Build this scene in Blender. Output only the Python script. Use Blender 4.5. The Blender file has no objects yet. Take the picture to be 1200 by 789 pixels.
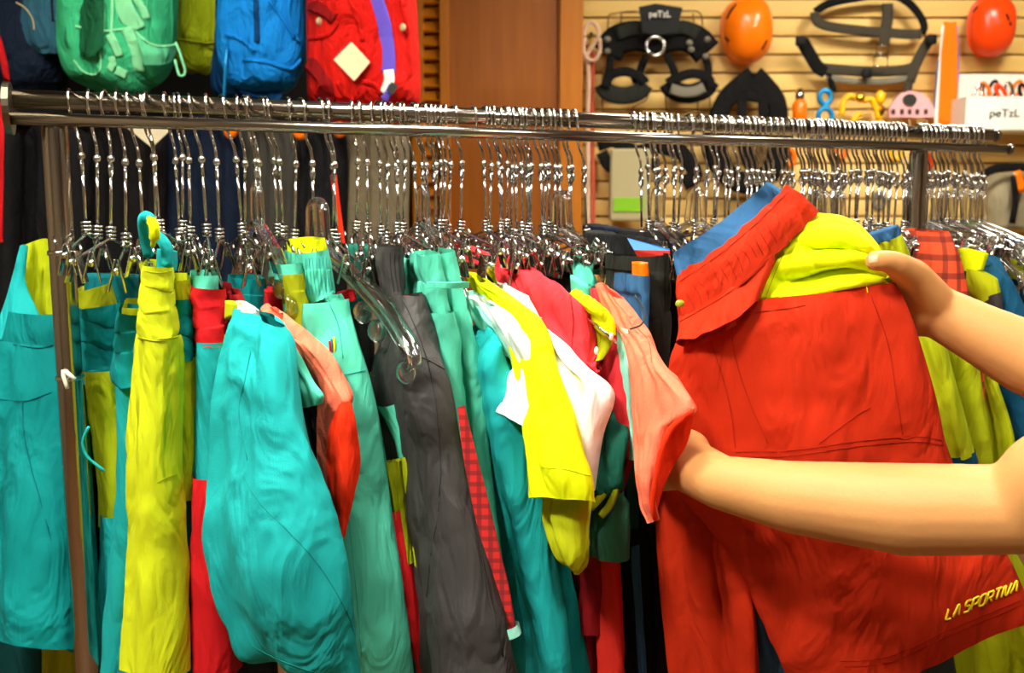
import bpy, bmesh, math, random
from mathutils import Vector, Matrix, noise
from mathutils.bvhtree import BVHTree

# ---------------------------------------------------------------- camera, world, light, exposure
S = bpy.context.scene
COL = S.collection
CAMZ, FPX, PITCH = 1.42, 1100.0, math.radians(7.4)
cam_d = bpy.data.cameras.new('camera'); cam = bpy.data.objects.new('camera', cam_d); COL.objects.link(cam)
cam.location = (0, 0, CAMZ); cam.rotation_euler = (math.radians(90) - PITCH, 0, 0)
cam_d.sensor_width = 36; cam_d.lens = 36 * FPX / 1200
cam_d.clip_start = .02
cam_d.dof.use_dof = True; cam_d.dof.focus_distance = 1.12; cam_d.dof.aperture_fstop = 6.3
S.camera = cam
S.view_settings.view_transform = 'Standard'; S.view_settings.look = 'None'
S.view_settings.gamma = 1; S.view_settings.use_curve_mapping = False
S.view_settings.exposure = 0.22
wd = bpy.data.worlds.new('world'); S.world = wd; wd.use_nodes = True
wd.node_tree.nodes['Background'].inputs[0].default_value = (1, .9, .75, 1)
wd.node_tree.nodes['Background'].inputs[1].default_value = .03
PANELS = [  # ceiling panels: x, y, w, d, watts
    (-0.95, -0.05, .4, .4, 104), (0.55, -0.05, .4, .4, 26), (-0.35, 0.95, .45, .45, 46), (0.75, 2.55, .45, .45, 36),  # panel at the backpacks end is added to brighten the packs
    (1.75, 2.75, .45, .45, 44), (2.2, .8, .45, .45, 24)]
CEIL = 2.9

# ---------------------------------------------------------------- helpers
CP, SP_ = math.cos(PITCH), math.sin(PITCH)
def ray(px, py):
    a = (px - 600) / FPX; b = (394.5 - py) / FPX
    return Vector((a, CP + b * SP_, -SP_ + b * CP))
def P(px, py, Y):
    d = ray(px, py)
    return Vector((0, 0, CAMZ)) + d * (Y / d.y)
ORG = {}
def wo(o): return ORG.get(o.name, Vector((0, 0, 0))) if o else Vector((0, 0, 0))
def thing(name, label, cat, loc=(0, 0, 0), group=None, rz=0):
    o = bpy.data.objects.new(name, None); COL.objects.link(o)
    o.empty_display_size = .05
    o.location = loc; o.rotation_euler = (0, 0, rz); o['label'] = label; o['category'] = cat
    if group: o['group'] = group
    ORG[o.name] = Vector(loc)
    return o
def tag(o, label, cat, group=None):
    o['label'] = label; o['category'] = cat
    if group: o['group'] = group
    return o
def mesh_obj(name, verts, faces, mat, parent=None, smooth=True, local=False, fix=True):
    org = Vector((0, 0, 0)) if local else wo(parent)
    me = bpy.data.meshes.new(name)
    me.from_pydata([tuple(Vector(v) - org) for v in verts], [], faces)
    if fix:
        bm = bmesh.new(); bm.from_mesh(me)
        bmesh.ops.recalc_face_normals(bm, faces=bm.faces); bm.to_mesh(me); bm.free()
    me.materials.append(mat)
    if smooth:
        for p in me.polygons: p.use_smooth = True
    o = bpy.data.objects.new(name, me); COL.objects.link(o)
    if parent:
        o.parent = parent; ORG[o.name] = org
    return o
class G:
    """collects geometry in world space"""
    def __init__(s): s.v = []; s.f = []
    def add(s, vs, fs):
        k = len(s.v); s.v += [Vector(v) for v in vs]; s.f += [tuple(i + k for i in f) for f in fs]; return s
    def box(s, c, d, rot=None, bev=0):
        c = Vector(c); hx, hy, hz = d[0] / 2, d[1] / 2, d[2] / 2
        if bev <= 0:
            vs = [Vector((x, y, z)) for x in (-hx, hx) for y in (-hy, hy) for z in (-hz, hz)]
            fs = [(0, 1, 3, 2), (4, 6, 7, 5), (0, 4, 5, 1), (2, 3, 7, 6), (0, 2, 6, 4), (1, 5, 7, 3)]
        else:
            bm = bmesh.new(); bmesh.ops.create_cube(bm, size=1)
            for v in bm.verts: v.co = Vector((v.co.x * d[0], v.co.y * d[1], v.co.z * d[2]))
            bmesh.ops.bevel(bm, geom=bm.edges[:], offset=bev, segments=2, affect='EDGES', profile=.5)
            bm.verts.index_update()
            vs = [v.co.copy() for v in bm.verts]; fs = [tuple(v.index for v in f.verts) for f in bm.faces]; bm.free()
        if rot is not None: vs = [rot @ v for v in vs]
        return s.add([v + c for v in vs], fs)
    def tube(s, pts, r, n=8, cap=True, closed=False, flat=None, sub=0):
        pts = [Vector(p) for p in pts]
        if sub: pts = crv(pts, sub, closed)
        m = len(pts); rs = r if isinstance(r, (list, tuple)) else [r] * m
        if len(rs) != m: rs = [rs[min(len(rs) - 1, int(i / (m - 1) * (len(rs) - 1) + .5))] for i in range(m)]
        up = None; vs = []
        for i in range(m):
            a = pts[i - 1] if (i > 0 or closed) else pts[0]
            b = pts[(i + 1) % m] if (i < m - 1 or closed) else pts[-1]
            t = (b - a); t = t.normalized() if t.length > 1e-9 else Vector((0, 0, 1))
            if up is None:
                up = Vector((0, 0, 1)) if abs(t.z) < .9 else Vector((0, 1, 0))
                if flat is not None: up = Vector(flat[2])
            x = up.cross(t)
            if x.length < 1e-6: x = Vector((1, 0, 0)).cross(t)
            x.normalize(); y = t.cross(x).normalized(); up = y
            if flat is not None: up = Vector(flat[2])
            for k in range(n):
                an = 2 * math.pi * k / n
                fx, fy = (flat[0], flat[1]) if flat else (1, 1)
                vs.append(pts[i] + x * (math.cos(an) * rs[i] * fx) + y * (math.sin(an) * rs[i] * fy))
        fs = []
        for i in range(m if closed else m - 1):
            j = (i + 1) % m
            for k in range(n):
                l = (k + 1) % n
                fs.append((i * n + k, i * n + l, j * n + l, j * n + k))
        if cap and not closed:
            fs.append(tuple(range(n - 1, -1, -1))); fs.append(tuple((m - 1) * n + k for k in range(n)))
        return s.add(vs, fs)
    def ball(s, c, r, n=8, m=6):
        c = Vector(c); rx, ry, rz = r if isinstance(r, (tuple, list)) else (r, r, r)
        vs = [c + Vector((0, 0, rz))]
        for i in range(1, m):
            a = math.pi * i / m
            for k in range(n):
                b = 2 * math.pi * k / n
                vs.append(c + Vector((rx * math.sin(a) * math.cos(b), ry * math.sin(a) * math.sin(b), rz * math.cos(a))))
        vs.append(c - Vector((0, 0, rz)))
        fs = [(0, 1 + k, 1 + (k + 1) % n) for k in range(n)]
        for i in range(m - 2):
            for k in range(n):
                a = 1 + i * n + k; b = 1 + i * n + (k + 1) % n
                fs.append((a, a + n, b + n, b))
        L = len(vs) - 1; o = 1 + (m - 2) * n
        fs += [(L, o + (k + 1) % n, o + k) for k in range(n)]
        return s.add(vs, fs)
    def plate(s, pts, dirv, th):
        """extruded polygon"""
        pts = [Vector(p) for p in pts]; d = Vector(dirv).normalized() * th; n = len(pts)
        fs = [tuple(range(n)), tuple(range(2 * n - 1, n - 1, -1))] + [(i, (i + 1) % n, n + (i + 1) % n, n + i) for i in range(n)]
        return s.add(pts + [p + d for p in pts], fs)
    def build(s, name, mat, parent=None, smooth=True, local=False):
        return mesh_obj(name, s.v, s.f, mat, parent, smooth, local)
def crv(pts, sub=4, closed=False):
    """Catmull-Rom"""
    pts = [Vector(p) for p in pts]; n = len(pts); out = []
    if n < 3 and not closed:
        return [pts[0].lerp(pts[-1], i / sub) for i in range(sub + 1)] if n == 2 else pts
    for i in range(n if closed else n - 1):
        p1, p2 = pts[i], pts[(i + 1) % n]
        p0 = pts[i - 1] if (i > 0 or closed) else p1 * 2 - p2
        p3 = pts[(i + 2) % n] if (i < n - 2 or closed) else p2 * 2 - p1
        for k in range(sub):
            t = k / sub
            out.append(.5 * ((2 * p1) + (p2 - p0) * t + (2 * p0 - 5 * p1 + 4 * p2 - p3) * t * t + (3 * p1 - p0 - 3 * p2 + p3) * t ** 3))
    if not closed: out.append(pts[-1])
    return out
def resample(pts, ss):
    if len(pts) > 2: pts = crv(pts, 8)
    L = [0]
    for a, b in zip(pts, pts[1:]): L.append(L[-1] + (b - a).length)
    out = []; T = L[-1] or 1
    for s in ss:
        d = s * T; i = 0
        while i < len(L) - 2 and L[i + 1] < d: i += 1
        q = (d - L[i]) / ((L[i + 1] - L[i]) or 1)
        out.append(pts[i].lerp(pts[i + 1], min(max(q, 0), 1)))
    return out
PARTS = []
def drape(name, parent, mat, rows, th=.02, ns=26, step=8, amp=.004, freq=2.2, seed=None, cap=(False, False), wr=.004, wscale=9):
    """a cloth tube lofted through rows of spine points (pixel x, pixel y, depth); row = pts or (pts, thickness)"""
    rnd = random.Random(seed if seed is not None else name + (parent.name if parent else ''))
    ph = rnd.random() * 6.28; ph2 = rnd.random() * 6.28; off = Vector((rnd.random() * 50, rnd.random() * 50, 0))
    ss = [.5 - .5 * math.cos(math.pi * i / (ns - 1)) for i in range(ns)]
    ss = [.55 * a + .45 * i / (ns - 1) for i, a in enumerate(ss)]
    RR = []; TH = []
    for r in rows:
        if isinstance(r, tuple): pts, t = r
        else: pts, t = r, th
        RR.append(resample([p if isinstance(p, Vector) else P(*p) for p in pts], ss)); TH.append(t)
    m = len(RR); cols = [crv([RR[j][i] for j in range(m)], step) for i in range(ns)]
    ths = [v.x for v in crv([Vector((t, 0, 0)) for t in TH], step)]
    nr = len(cols[0]); V = []
    for j in range(nr):
        row = [cols[i][j] for i in range(ns)]
        dn = (cols[ns // 2][min(j + 1, nr - 1)] - cols[ns // 2][max(j - 1, 0)]).normalized()
        L = sum((b - a).length for a, b in zip(row, row[1:])) or 1e-6
        r = max(ths[j] / 2, .0005); rr = min(r, L / 2); v = j / (nr - 1)
        fr, bk = [], []
        for i, p in enumerate(row):
            tg = (row[min(i + 1, ns - 1)] - row[max(i - 1, 0)])
            nm = tg.cross(dn)
            nm = nm.normalized() if nm.length > 1e-9 else Vector((0, -1, 0))
            d = min(ss[i], 1 - ss[i]) * L
            h = r * math.sqrt(max(0, 1 - (1 - min(d, rr) / rr) ** 2))
            w = amp * math.sin(6.283 * freq * ss[i] + ph + 1.5 * v) * (.35 + .65 * v) + amp * .6 * math.sin(6.283 * freq * 1.9 * ss[i] + ph2 - 2 * v)
            an = Vector((p.x * wscale * 1.7, p.y * wscale * 1.7, p.z * wscale * .55)) + off
            n2 = noise.noise(p * wscale * 2.6 + off + Vector((0, 0, noise.noise(an) * 2)))
            w += wr * (1.3 * noise.noise(an) + .9 * (.5 - abs(n2) * 2.2) * .6 + .25 * noise.noise(p * wscale * 6 + off))
            e = min(1, d / (rr + .004))
            q = p + nm * (w * (.25 + .75 * e))
            fr.append(q + nm * h); bk.append(q - nm * h)
        V += fr + bk[-2:0:-1]
    N = 2 * ns - 2; F = []
    for j in range(nr - 1):
        for k in range(N):
            l = (k + 1) % N
            F.append((j * N + k, j * N + l, (j + 1) * N + l, (j + 1) * N + k))
    if cap[0]: F.append(tuple(range(N)))
    if cap[1]: F.append(tuple((nr - 1) * N + k for k in range(N)))
    o = mesh_obj(name, V, F, mat, parent)
    PARTS.append(o)
    return o
RD = Vector((.939, .345, 0)).normalized()      # along the rack
ND = Vector((RD.y, -RD.x, 0))                  # towards the camera, square to the rack
def edge(rows, Yn, D):
    """edge-on garment rows: (x left, x right, y[, Y]) -> spine from the near fold back under the rail"""
    out = []
    for r in rows:
        Y = r[3] if len(r) > 3 else Yn
        th = (r[1] - r[0]) * Y / FPX
        p = P((r[0] + r[1]) / 2, r[2], Y) - ND * (th / 2) * .6
        out.append(([p, p - ND * D * .5, p - ND * D], th))
    return out
def face(rows, Yl, Yr):
    """rows (x left, x right, y left[, y right]) with the left end further back"""
    out = []
    for r in rows:
        yr = r[3] if len(r) > 3 else r[2]
        out.append([(r[0], r[2], Yl), ((r[0] + r[1]) / 2, (r[2] + yr) / 2, (Yl + Yr) / 2), (r[1], yr, Yr)])
    return out
def bvh(objs):
    vs, fs = [], []
    for o in objs:
        k = len(vs); g = wo(o) if o.name in ORG else Vector((0, 0, 0))
        vs += [v.co + g for v in o.data.vertices]; fs += [tuple(i + k for i in p.vertices) for p in o.data.polygons]
    return BVHTree.FromPolygons(vs, fs)
def onto(tree, px, py, lift=.0012):
    d = ray(px, py).normalized(); h = tree.ray_cast(Vector((0, 0, CAMZ)), d)
    return None if h[0] is None else h[0] - d * lift
def seam(name, parent, mat, objs, px, r=.0008, lift=.0004, sub=8):
    """a stitched line lying on the cloth"""
    tr = bvh(objs); pts = [onto(tr, p.x, p.y, lift) for p in crv([Vector((x, y, 0)) for x, y in px], sub)]
    pts = [p for p in pts if p is not None]
    if len(pts) < 3: return None
    return G().tube(pts, r * .62, 5).build(name, mat, objs[0])

# ---------------------------------------------------------------- materials
def lin(c):
    return tuple(((v / 255) / 12.92 if v / 255 <= .04045 else ((v / 255 + .055) / 1.055) ** 2.4) for v in c) + (1,)
MC = {}
def mat(name, rgb, rough=.6, metal=0, bump=0, bscale=200, var=0, vscale=6, trans=0, ior=1.45, spec=.5, sheen=0, fold=0, emit=None, es=0, alpha=None):
    if name in MC: return MC[name]
    m = bpy.data.materials.new(name); MC[name] = m; m.use_nodes = True
    nt = m.node_tree; b = nt.nodes['Principled BSDF']
    b.inputs['Base Color'].default_value = lin(rgb); b.inputs['Roughness'].default_value = rough
    b.inputs['Metallic'].default_value = metal; b.inputs['IOR'].default_value = ior
    b.inputs['Specular IOR Level'].default_value = spec
    b.inputs['Transmission Weight'].default_value = trans
    if sheen: b.inputs['Sheen Weight'].default_value = sheen
    if emit: b.inputs['Emission Color'].default_value = lin(emit); b.inputs['Emission Strength'].default_value = es
    tc = nt.nodes.new('ShaderNodeTexCoord'); last = None
    if var:
        n = nt.nodes.new('ShaderNodeTexNoise'); n.inputs['Scale'].default_value = vscale; n.inputs['Detail'].default_value = 4
        nt.links.new(tc.outputs['Object'], n.inputs['Vector'])
        mx = nt.nodes.new('ShaderNodeMix'); mx.data_type = 'RGBA'
        c = lin(rgb)
        mx.inputs[6].default_value = tuple(v * (1 - var) for v in c[:3]) + (1,); mx.inputs[7].default_value = tuple(min(1, v * (1 + var)) for v in c[:3]) + (1,)
        nt.links.new(n.outputs['Fac'], mx.inputs[0]); nt.links.new(mx.outputs[2], b.inputs['Base Color'])
    for sc, st, di in ((bscale, bump, .001), (13, min(1, fold * 1.7), .04), (38, min(1, fold * .75), .009)):
        if not st: continue
        n = nt.nodes.new('ShaderNodeTexNoise'); n.inputs['Scale'].default_value = sc; n.inputs['Detail'].default_value = 3; n.inputs['Distortion'].default_value = 1.1 if st != bump else 0
        if st == bump: nt.links.new(tc.outputs['Object'], n.inputs['Vector'])
        else:
            mp = nt.nodes.new('ShaderNodeMapping'); mp.inputs['Scale'].default_value = (1, 1, .42); nt.links.new(tc.outputs['Object'], mp.inputs['Vector']); nt.links.new(mp.outputs[0], n.inputs['Vector'])
        bp = nt.nodes.new('ShaderNodeBump'); bp.inputs['Strength'].default_value = st; bp.inputs['Distance'].default_value = di
        nt.links.new(n.outputs['Fac'], bp.inputs['Height'])
        if last: nt.links.new(last.outputs['Normal'], bp.inputs['Normal'])
        last = bp
    if last: nt.links.new(last.outputs['Normal'], b.inputs['Normal'])
    return m
def cloth(name, rgb, **k):
    d = dict(rough=.82, bump=.35, bscale=700, var=.06, vscale=9, spec=.18, fold=.36); d.update(k)
    return mat('cloth_' + name, rgb, **d)
turq = cloth('turquoise', (24, 160, 160)); teal = cloth('teal', (0, 126, 126)); teal2 = cloth('deep_teal', (0, 98, 104))
mint = cloth('mint', (84, 200, 170)); mintl = cloth('pale_mint', (150, 226, 206)); lime = cloth('lime', (172, 184, 16)); limed = cloth('olive_lime', (150, 160, 10))
yel = cloth('yellow', (198, 212, 26)); fluo = cloth('fluorescent_yellow', (222, 238, 4)); red = cloth('red', (196, 22, 28))
crim = cloth('crimson', (222, 52, 60)); coral = cloth('coral', (250, 122, 92), bump=.9, bscale=420); hot = cloth('hot_orange', (242, 52, 16))
shorts = cloth('red_orange', (186, 42, 11), fold=.3); shortsd = cloth('red_orange_thread', (150, 28, 8)); turqd = cloth('turquoise_thread', (16, 132, 126)); grayl = cloth('charcoal_thread', (50, 49, 48)); whitec = cloth('white', (244, 244, 238)); gray = cloth('charcoal', (54, 53, 52), rough=.6, spec=.35)
grayd = cloth('dark_charcoal', (44, 43, 42)); black = cloth('black', (20, 20, 21)); blackg = cloth('black_green', (38, 40, 34)); blue = cloth('blue', (50, 96, 138)); petrol = cloth('petrol', (12, 72, 102))
dgreen = cloth('forest', (24, 96, 80)); wine = cloth('wine', (130, 14, 20)); navy = cloth('navy', (14, 26, 44)); tan = cloth('taupe', (104, 94, 72))
def plaid(name, base, line, sc=(70, 70), w=.3):
    m = mat(name, base, rough=.85, spec=.15); nt = m.node_tree; b = nt.nodes['Principled BSDF']
    tc = nt.nodes.new('ShaderNodeTexCoord'); mx = None
    prev = None
    for ax, s in zip(('X', 'Z'), sc):
        if not s: continue
        wv = nt.nodes.new('ShaderNodeTexWave'); wv.wave_type = 'BANDS'; wv.bands_direction = ax; wv.inputs['Scale'].default_value = s / 10
        nt.links.new(tc.outputs['Object'], wv.inputs['Vector'])
        rp = nt.nodes.new('ShaderNodeValToRGB'); rp.color_ramp.elements[0].position = 1 - w - .08; rp.color_ramp.elements[1].position = 1 - w
        nt.links.new(wv.outputs['Fac'], rp.inputs[0])
        mx = nt.nodes.new('ShaderNodeMix'); mx.data_type = 'RGBA'
        if prev: nt.links.new(prev.outputs[2], mx.inputs[6])
        else: mx.inputs[6].default_value = lin(base)
        mx.inputs[7].default_value = lin(line)
        mu = nt.nodes.new('ShaderNodeMath'); mu.operation = 'MULTIPLY'; mu.inputs[1].default_value = .7
        nt.links.new(rp.outputs[0], mu.inputs[0]); nt.links.new(mu.outputs[0], mx.inputs[0]); prev = mx
    nt.links.new(prev.outputs[2], b.inputs['Base Color'])
    return m
plaid_red = plaid('plaid_red', (208, 48, 44), (120, 40, 44), (230, 230), .32)
plaid_org = plaid('plaid_orange', (226, 82, 46), (96, 40, 34), (160, 110), .22)
chrome = mat('chrome', (205, 203, 196), rough=.13, metal=1); chromed = mat('rail_chrome', (172, 166, 154), rough=.16, metal=1)
clear = bpy.data.materials.new('clear_plastic'); clear.use_nodes = True
_n = clear.node_tree; _n.nodes.remove(_n.nodes['Principled BSDF'])
_t = _n.nodes.new('ShaderNodeBsdfTransparent'); _t.inputs[0].default_value = (.93, .95, .93, 1); _g = _n.nodes.new('ShaderNodeBsdfGlossy'); _g.inputs['Roughness'].default_value = .08
_l = _n.nodes.new('ShaderNodeLayerWeight'); _l.inputs[0].default_value = .52; _m = _n.nodes.new('ShaderNodeMixShader')
_n.links.new(_l.outputs['Facing'], _m.inputs[0]); _n.links.new(_t.outputs[0], _m.inputs[1]); _n.links.new(_g.outputs[0], _m.inputs[2]); _p = _n.nodes.new('ShaderNodeBsdfGlass'); _p.inputs['IOR'].default_value = 1.4; _p.inputs['Roughness'].default_value = .04; _q = _n.nodes.new('ShaderNodeMixShader'); _q.inputs[0].default_value = .5
_n.links.new(_m.outputs[0], _q.inputs[1]); _n.links.new(_p.outputs[0], _q.inputs[2]); _n.links.new(_q.outputs[0], _n.nodes['Material Output'].inputs[0])
def wood(name, rgb, dark, sc=2.2):
    m = mat(name, rgb, rough=.5, spec=.3); nt = m.node_tree; b = nt.nodes['Principled BSDF']
    tc = nt.nodes.new('ShaderNodeTexCoord'); mp = nt.nodes.new('ShaderNodeMapping'); mp.inputs['Scale'].default_value = (sc * .8, sc * 6, sc * 9) if 'slat' in name else (sc * 9, sc * 9, sc * .6)
    n = nt.nodes.new('ShaderNodeTexNoise'); n.inputs['Scale'].default_value = 2; n.inputs['Detail'].default_value = 6
    mx = nt.nodes.new('ShaderNodeMix'); mx.data_type = 'RGBA'; mx.inputs[6].default_value = lin(rgb); mx.inputs[7].default_value = lin(dark)
    nt.links.new(tc.outputs['Object'], mp.inputs['Vector']); nt.links.new(mp.outputs[0], n.inputs['Vector']); nt.links.new(n.outputs['Fac'], mx.inputs[0]); nt.links.new(mx.outputs[2], b.inputs['Base Color'])
    return m
slatw = wood('slat_wood', (244, 208, 126), (232, 190, 104)); doorw = wood('door_wood', (172, 98, 14), (136, 70, 6)); framew = wood('frame_wood', (202, 124, 20), (174, 98, 12))
plaster = mat('plaster', (120, 104, 84), rough=.9, var=.03); ceilm = mat('ceiling_paint', (150, 142, 128), rough=.9, var=.02); floorm = wood('floor_wood', (120, 84, 52), (86, 58, 34), 1)
darkw = mat('dark_panel', (26, 22, 20), rough=.8, var=.1)
skin = mat('skin', (202, 146, 88), rough=.52, var=.1, vscale=11, bump=.35, bscale=150, spec=.3)
skin.node_tree.nodes['Principled BSDF'].inputs['Subsurface Weight'].default_value = .06
skin.node_tree.nodes['Principled BSDF'].inputs['Subsurface Radius'].default_value = (.012, .005, .003)
nailm = mat('nail', (236, 178, 140), rough=.3); hairm = mat('hair', (40, 26, 16), rough=.6, bump=.8, bscale=90)
orange_pl = mat('orange_plastic', (255, 122, 8), rough=.25); redor_pl = mat('red_plastic', (244, 70, 12), rough=.25)
blackpl = mat('black_plastic', (12, 12, 12), rough=.6, spec=.25); web = cloth('webbing_black', (17, 16, 15), fold=.3); webg = cloth('webbing_grey', (66, 60, 48), fold=.1); padg = cloth('pad_grey', (120, 116, 100), fold=.1)
whitep = mat('white_card', (240, 236, 222), rough=.6); yelp = mat('yellow_plastic', (246, 190, 8), rough=.35); blum = mat('blue_anodised', (20, 140, 200), rough=.3, metal=.4)
pinkp = mat('pink_plastic', (236, 176, 178), rough=.4); limep = mat('green_print', (130, 190, 20), rough=.6); inkm = mat('ink', (40, 44, 34), rough=.7)
ropem = plaid('rope', (228, 214, 180), (190, 34, 24), (0, 420), .4); threadm = mat('yellow_thread', (246, 220, 20), rough=.7)
# ---------------------------------------------------------------- the room
def struct(o): o['kind'] = 'structure'; return o
X0, X1, Y0, Y1 = -2.4, 3.3, -1.9, 4.1
struct(G().box(((X0 + X1) / 2, (Y0 + Y1) / 2, -.03), (X1 - X0, Y1 - Y0 + .2, .06)).build('floor', floorm, smooth=False))
struct(G().box(((X0 + X1) / 2, (Y0 + Y1) / 2, CEIL + .03), (X1 - X0, Y1 - Y0 + .2, .06)).build('ceiling', ceilm, smooth=False))
struct(G().box((X0 - .03, (Y0 + Y1) / 2, CEIL / 2), (.06, Y1 - Y0, CEIL)).build('wall_left', plaster, smooth=False))
struct(G().box((X1 + .03, (Y0 + Y1) / 2, CEIL / 2), (.06, Y1 - Y0, CEIL)).build('wall_right', plaster, smooth=False))
struct(G().box(((X0 + X1) / 2, Y0 - .03, CEIL / 2), (X1 - X0, .06, CEIL)).build('wall_front', plaster, smooth=False))
wb = struct(G().box(((X0 + X1) / 2, Y1 + .06, CEIL / 2), (X1 - X0, .06, CEIL)).build('wall_back', mat('groove', (176, 122, 56), rough=.7), smooth=False))
xs0 = P(681, 100, Y1).x
pitch = 20.3 * 4.1 / FPX; z0 = P(900, 64, Y1).z % pitch
bm_ = G().box((0, 0, 0), (X1 - xs0, .022, pitch - .008), bev=.003)
sl = bm_.build('slat', slatw, None, local=True); ME_SLAT = sl.data
k = 0
while z0 + k * pitch < CEIL - .02:
    o = sl if k == 0 else bpy.data.objects.new('slat', ME_SLAT)
    if k: COL.objects.link(o)
    o.parent = wb; o.location = ((xs0 + X1) / 2, Y1 + .012, z0 + (k + .5) * pitch); k += 1
# louvred wooden door
dY = 4.02
def dx(px): return P(px, 100, dY).x
dr = struct(G().box(((dx(519) + dx(656)) / 2, dY, 1.2), (dx(656) - dx(519), .02, 2.4)).build('door_1', doorw, smooth=False))
for a, b in ((483, 497), (655, 682)):
    G().box(((dx(a) + dx(b)) / 2, dY - .012, 1.22), (dx(b) - dx(a), .07, 2.44), bev=.004).build('stile', framew, dr, smooth=False)
G().box(((dx(516) + dx(527)) / 2, dY - .012, 1.2), (dx(527) - dx(516), .05, 2.4), bev=.004).build('stile', framew, dr, smooth=False)
G().box(((dx(483) + dx(682)) / 2, dY - .012, 2.46), (dx(682) - dx(483), .07, .1), bev=.004).build('rail', framew, dr, smooth=False)
lo = None; z = .12
rot = Matrix.Rotation(math.radians(-38), 3, 'X')
lw = dx(517) - dx(496)
while z < 2.4:
    if lo is None:
        lo = G().box((0, 0, 0), (lw, .012, .06), rot=rot).build('louvre_slat', framew, None, smooth=False, local=True); o = lo
    else:
        o = bpy.data.objects.new('louvre_slat', lo.data); COL.objects.link(o)
    o.parent = dr; o.location = (dx(506.5), dY, z); z += .056
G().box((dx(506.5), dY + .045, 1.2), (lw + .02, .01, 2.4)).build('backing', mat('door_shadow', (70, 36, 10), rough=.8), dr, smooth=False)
# dark display partition behind the backpacks
struct(G().box(((X0 + P(474, 60, 3.0).x) / 2, 3.02, CEIL / 2), (P(474, 60, 3.0).x - X0, .05, CEIL)).build('wall_partition', darkw, smooth=False))
# ceiling lamps
LAMPS = ['square ceiling light panel ' + q for q in ('over the aisle facing the yellow pants', 'over the aisle facing the held shorts', 'above the backpacks end of the rack', 'before the large black harness', 'before the white display bin', 'above the reaching person')]
for i, (x, y, w, d, wt) in enumerate(PANELS):
    t = thing('ceiling_light', LAMPS[i], 'ceiling light', (x, y, CEIL - .03), 'ceiling light panels')
    fr = G()
    for sx, sy, ww, dd in ((0, d / 2, w + .04, .02), (0, -d / 2, w + .04, .02), (w / 2, 0, .02, d), (-w / 2, 0, .02, d)):
        fr.box((x + sx, y + sy, CEIL - .015), (ww, dd, .03))
    fr.build('frame', whitep, t, smooth=False)
    dm = bpy.data.materials.new('lamp_diffuser'); dm.use_nodes = True
    bs = dm.node_tree.nodes['Principled BSDF']; bs.inputs['Emission Color'].default_value = (1, .93, .81, 1)
    bs.inputs['Emission Strength'].default_value = wt / (w * d * math.pi) ; bs.inputs['Base Color'].default_value = (.9, .9, .88, 1)
    G().box((x, y, CEIL - .012), (w - .02, d - .02, .01)).build('diffuser', dm, t, smooth=False)

# ---------------------------------------------------------------- the rack
A0 = Vector((-.61, 1.275, 0)); ZR = P(100, 119, 1.288).z; ZF = P(100, 141, 1.254).z; FO = .036
def tr(px): u = (px - 600) / FPX / 1.02; return (A0.y * u - A0.x) / (RD.x - RD.y * u)
def rail_pt(t, d=0, z=ZR): q = A0 + RD * t + ND * d; return Vector((q.x, q.y, z))
tL, tR, tE = tr(66), tr(1068), tr(1166)
rk = thing('clothes_rack', 'chrome clothes rack with twin top rails and upright posts', 'clothes rack', rail_pt((tL + tR) / 2, 0, 0))
G().tube([rail_pt(tr(18), 0, ZR), rail_pt(tE, 0, ZR)], .0125, 16).build('hanging_rail', chromed, rk)
G().tube([rail_pt(tr(18), FO, ZF), rail_pt(tE, FO, ZF)], .0086, 14).build('front_rail', chromed, rk)
c = rail_pt(tr(13), FO * .45, (ZR + ZF) / 2)
for sgn, pxe in ((1, 14), (-1, 1168)):
    c = rail_pt(tr(pxe), FO * .45, (ZR + ZF) / 2)
    if sgn < 0:
        g = G(); [g.ball(rail_pt(tE, q, zz), rr, 10, 6) for q, zz, rr in ((0, ZR, .0135), (FO, ZF, .0102))]; g.build('end_cap', chromed, rk); continue
    pts = [c + ND * (.034 * math.cos(a)) + Vector((0, 0, .034 * math.sin(a))) for a in [6.2832 * i / 24 for i in range(24)]]
    G().plate([p - RD * .004 for p in pts], RD, .008).build('end_cap', mat('cap_steel', (120, 112, 96), rough=.3, metal=1), rk, smooth=False)
for t in (tL, tR):
    b = rail_pt(t, FO * .6, 0)
    G().tube([b + Vector((0, 0, .06)), b + Vector((0, 0, ZF - .012)), b + Vector((0, 0, ZF + .006))], [.0165, .0165, .012], 18).build('post', chromed, rk)
    for zc in (P(75, 297, 1.24).z, P(82, 448, 1.22).z):
        G().tube([b + Vector((0, 0, zc - .003)), b + Vector((0, 0, zc + .003))], .0185, 18).build('collar', chrome, rk)
    G().tube([b - ND * .28 + Vector((0, 0, .06)), b + ND * .28 + Vector((0, 0, .06))], .016, 12).build('foot', chromed, rk)
    for s in (-1, 1):
        q = b + ND * (.26 * s)
        g = G().tube([q + RD * .012 + Vector((0, 0, .026)), q - RD * .012 + Vector((0, 0, .026))], .026, 14); g.build('caster', blackpl, rk)
G().tube([rail_pt(tL, FO * .6, .09), rail_pt(tR, FO * .6, .09)], .012, 12).build('bottom_bar', chromed, rk)
b = rail_pt(tL, FO * .6, 0); q = b + ND * .019 + Vector((0, 0, P(72, 448, 1.22).z))
G().tube([q + RD * .008, q + RD * -.006 + Vector((0, 0, .012)), q - RD * .002 + Vector((0, 0, -.012))], .003, 6, sub=3).build('clip', whitep, rk)

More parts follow.
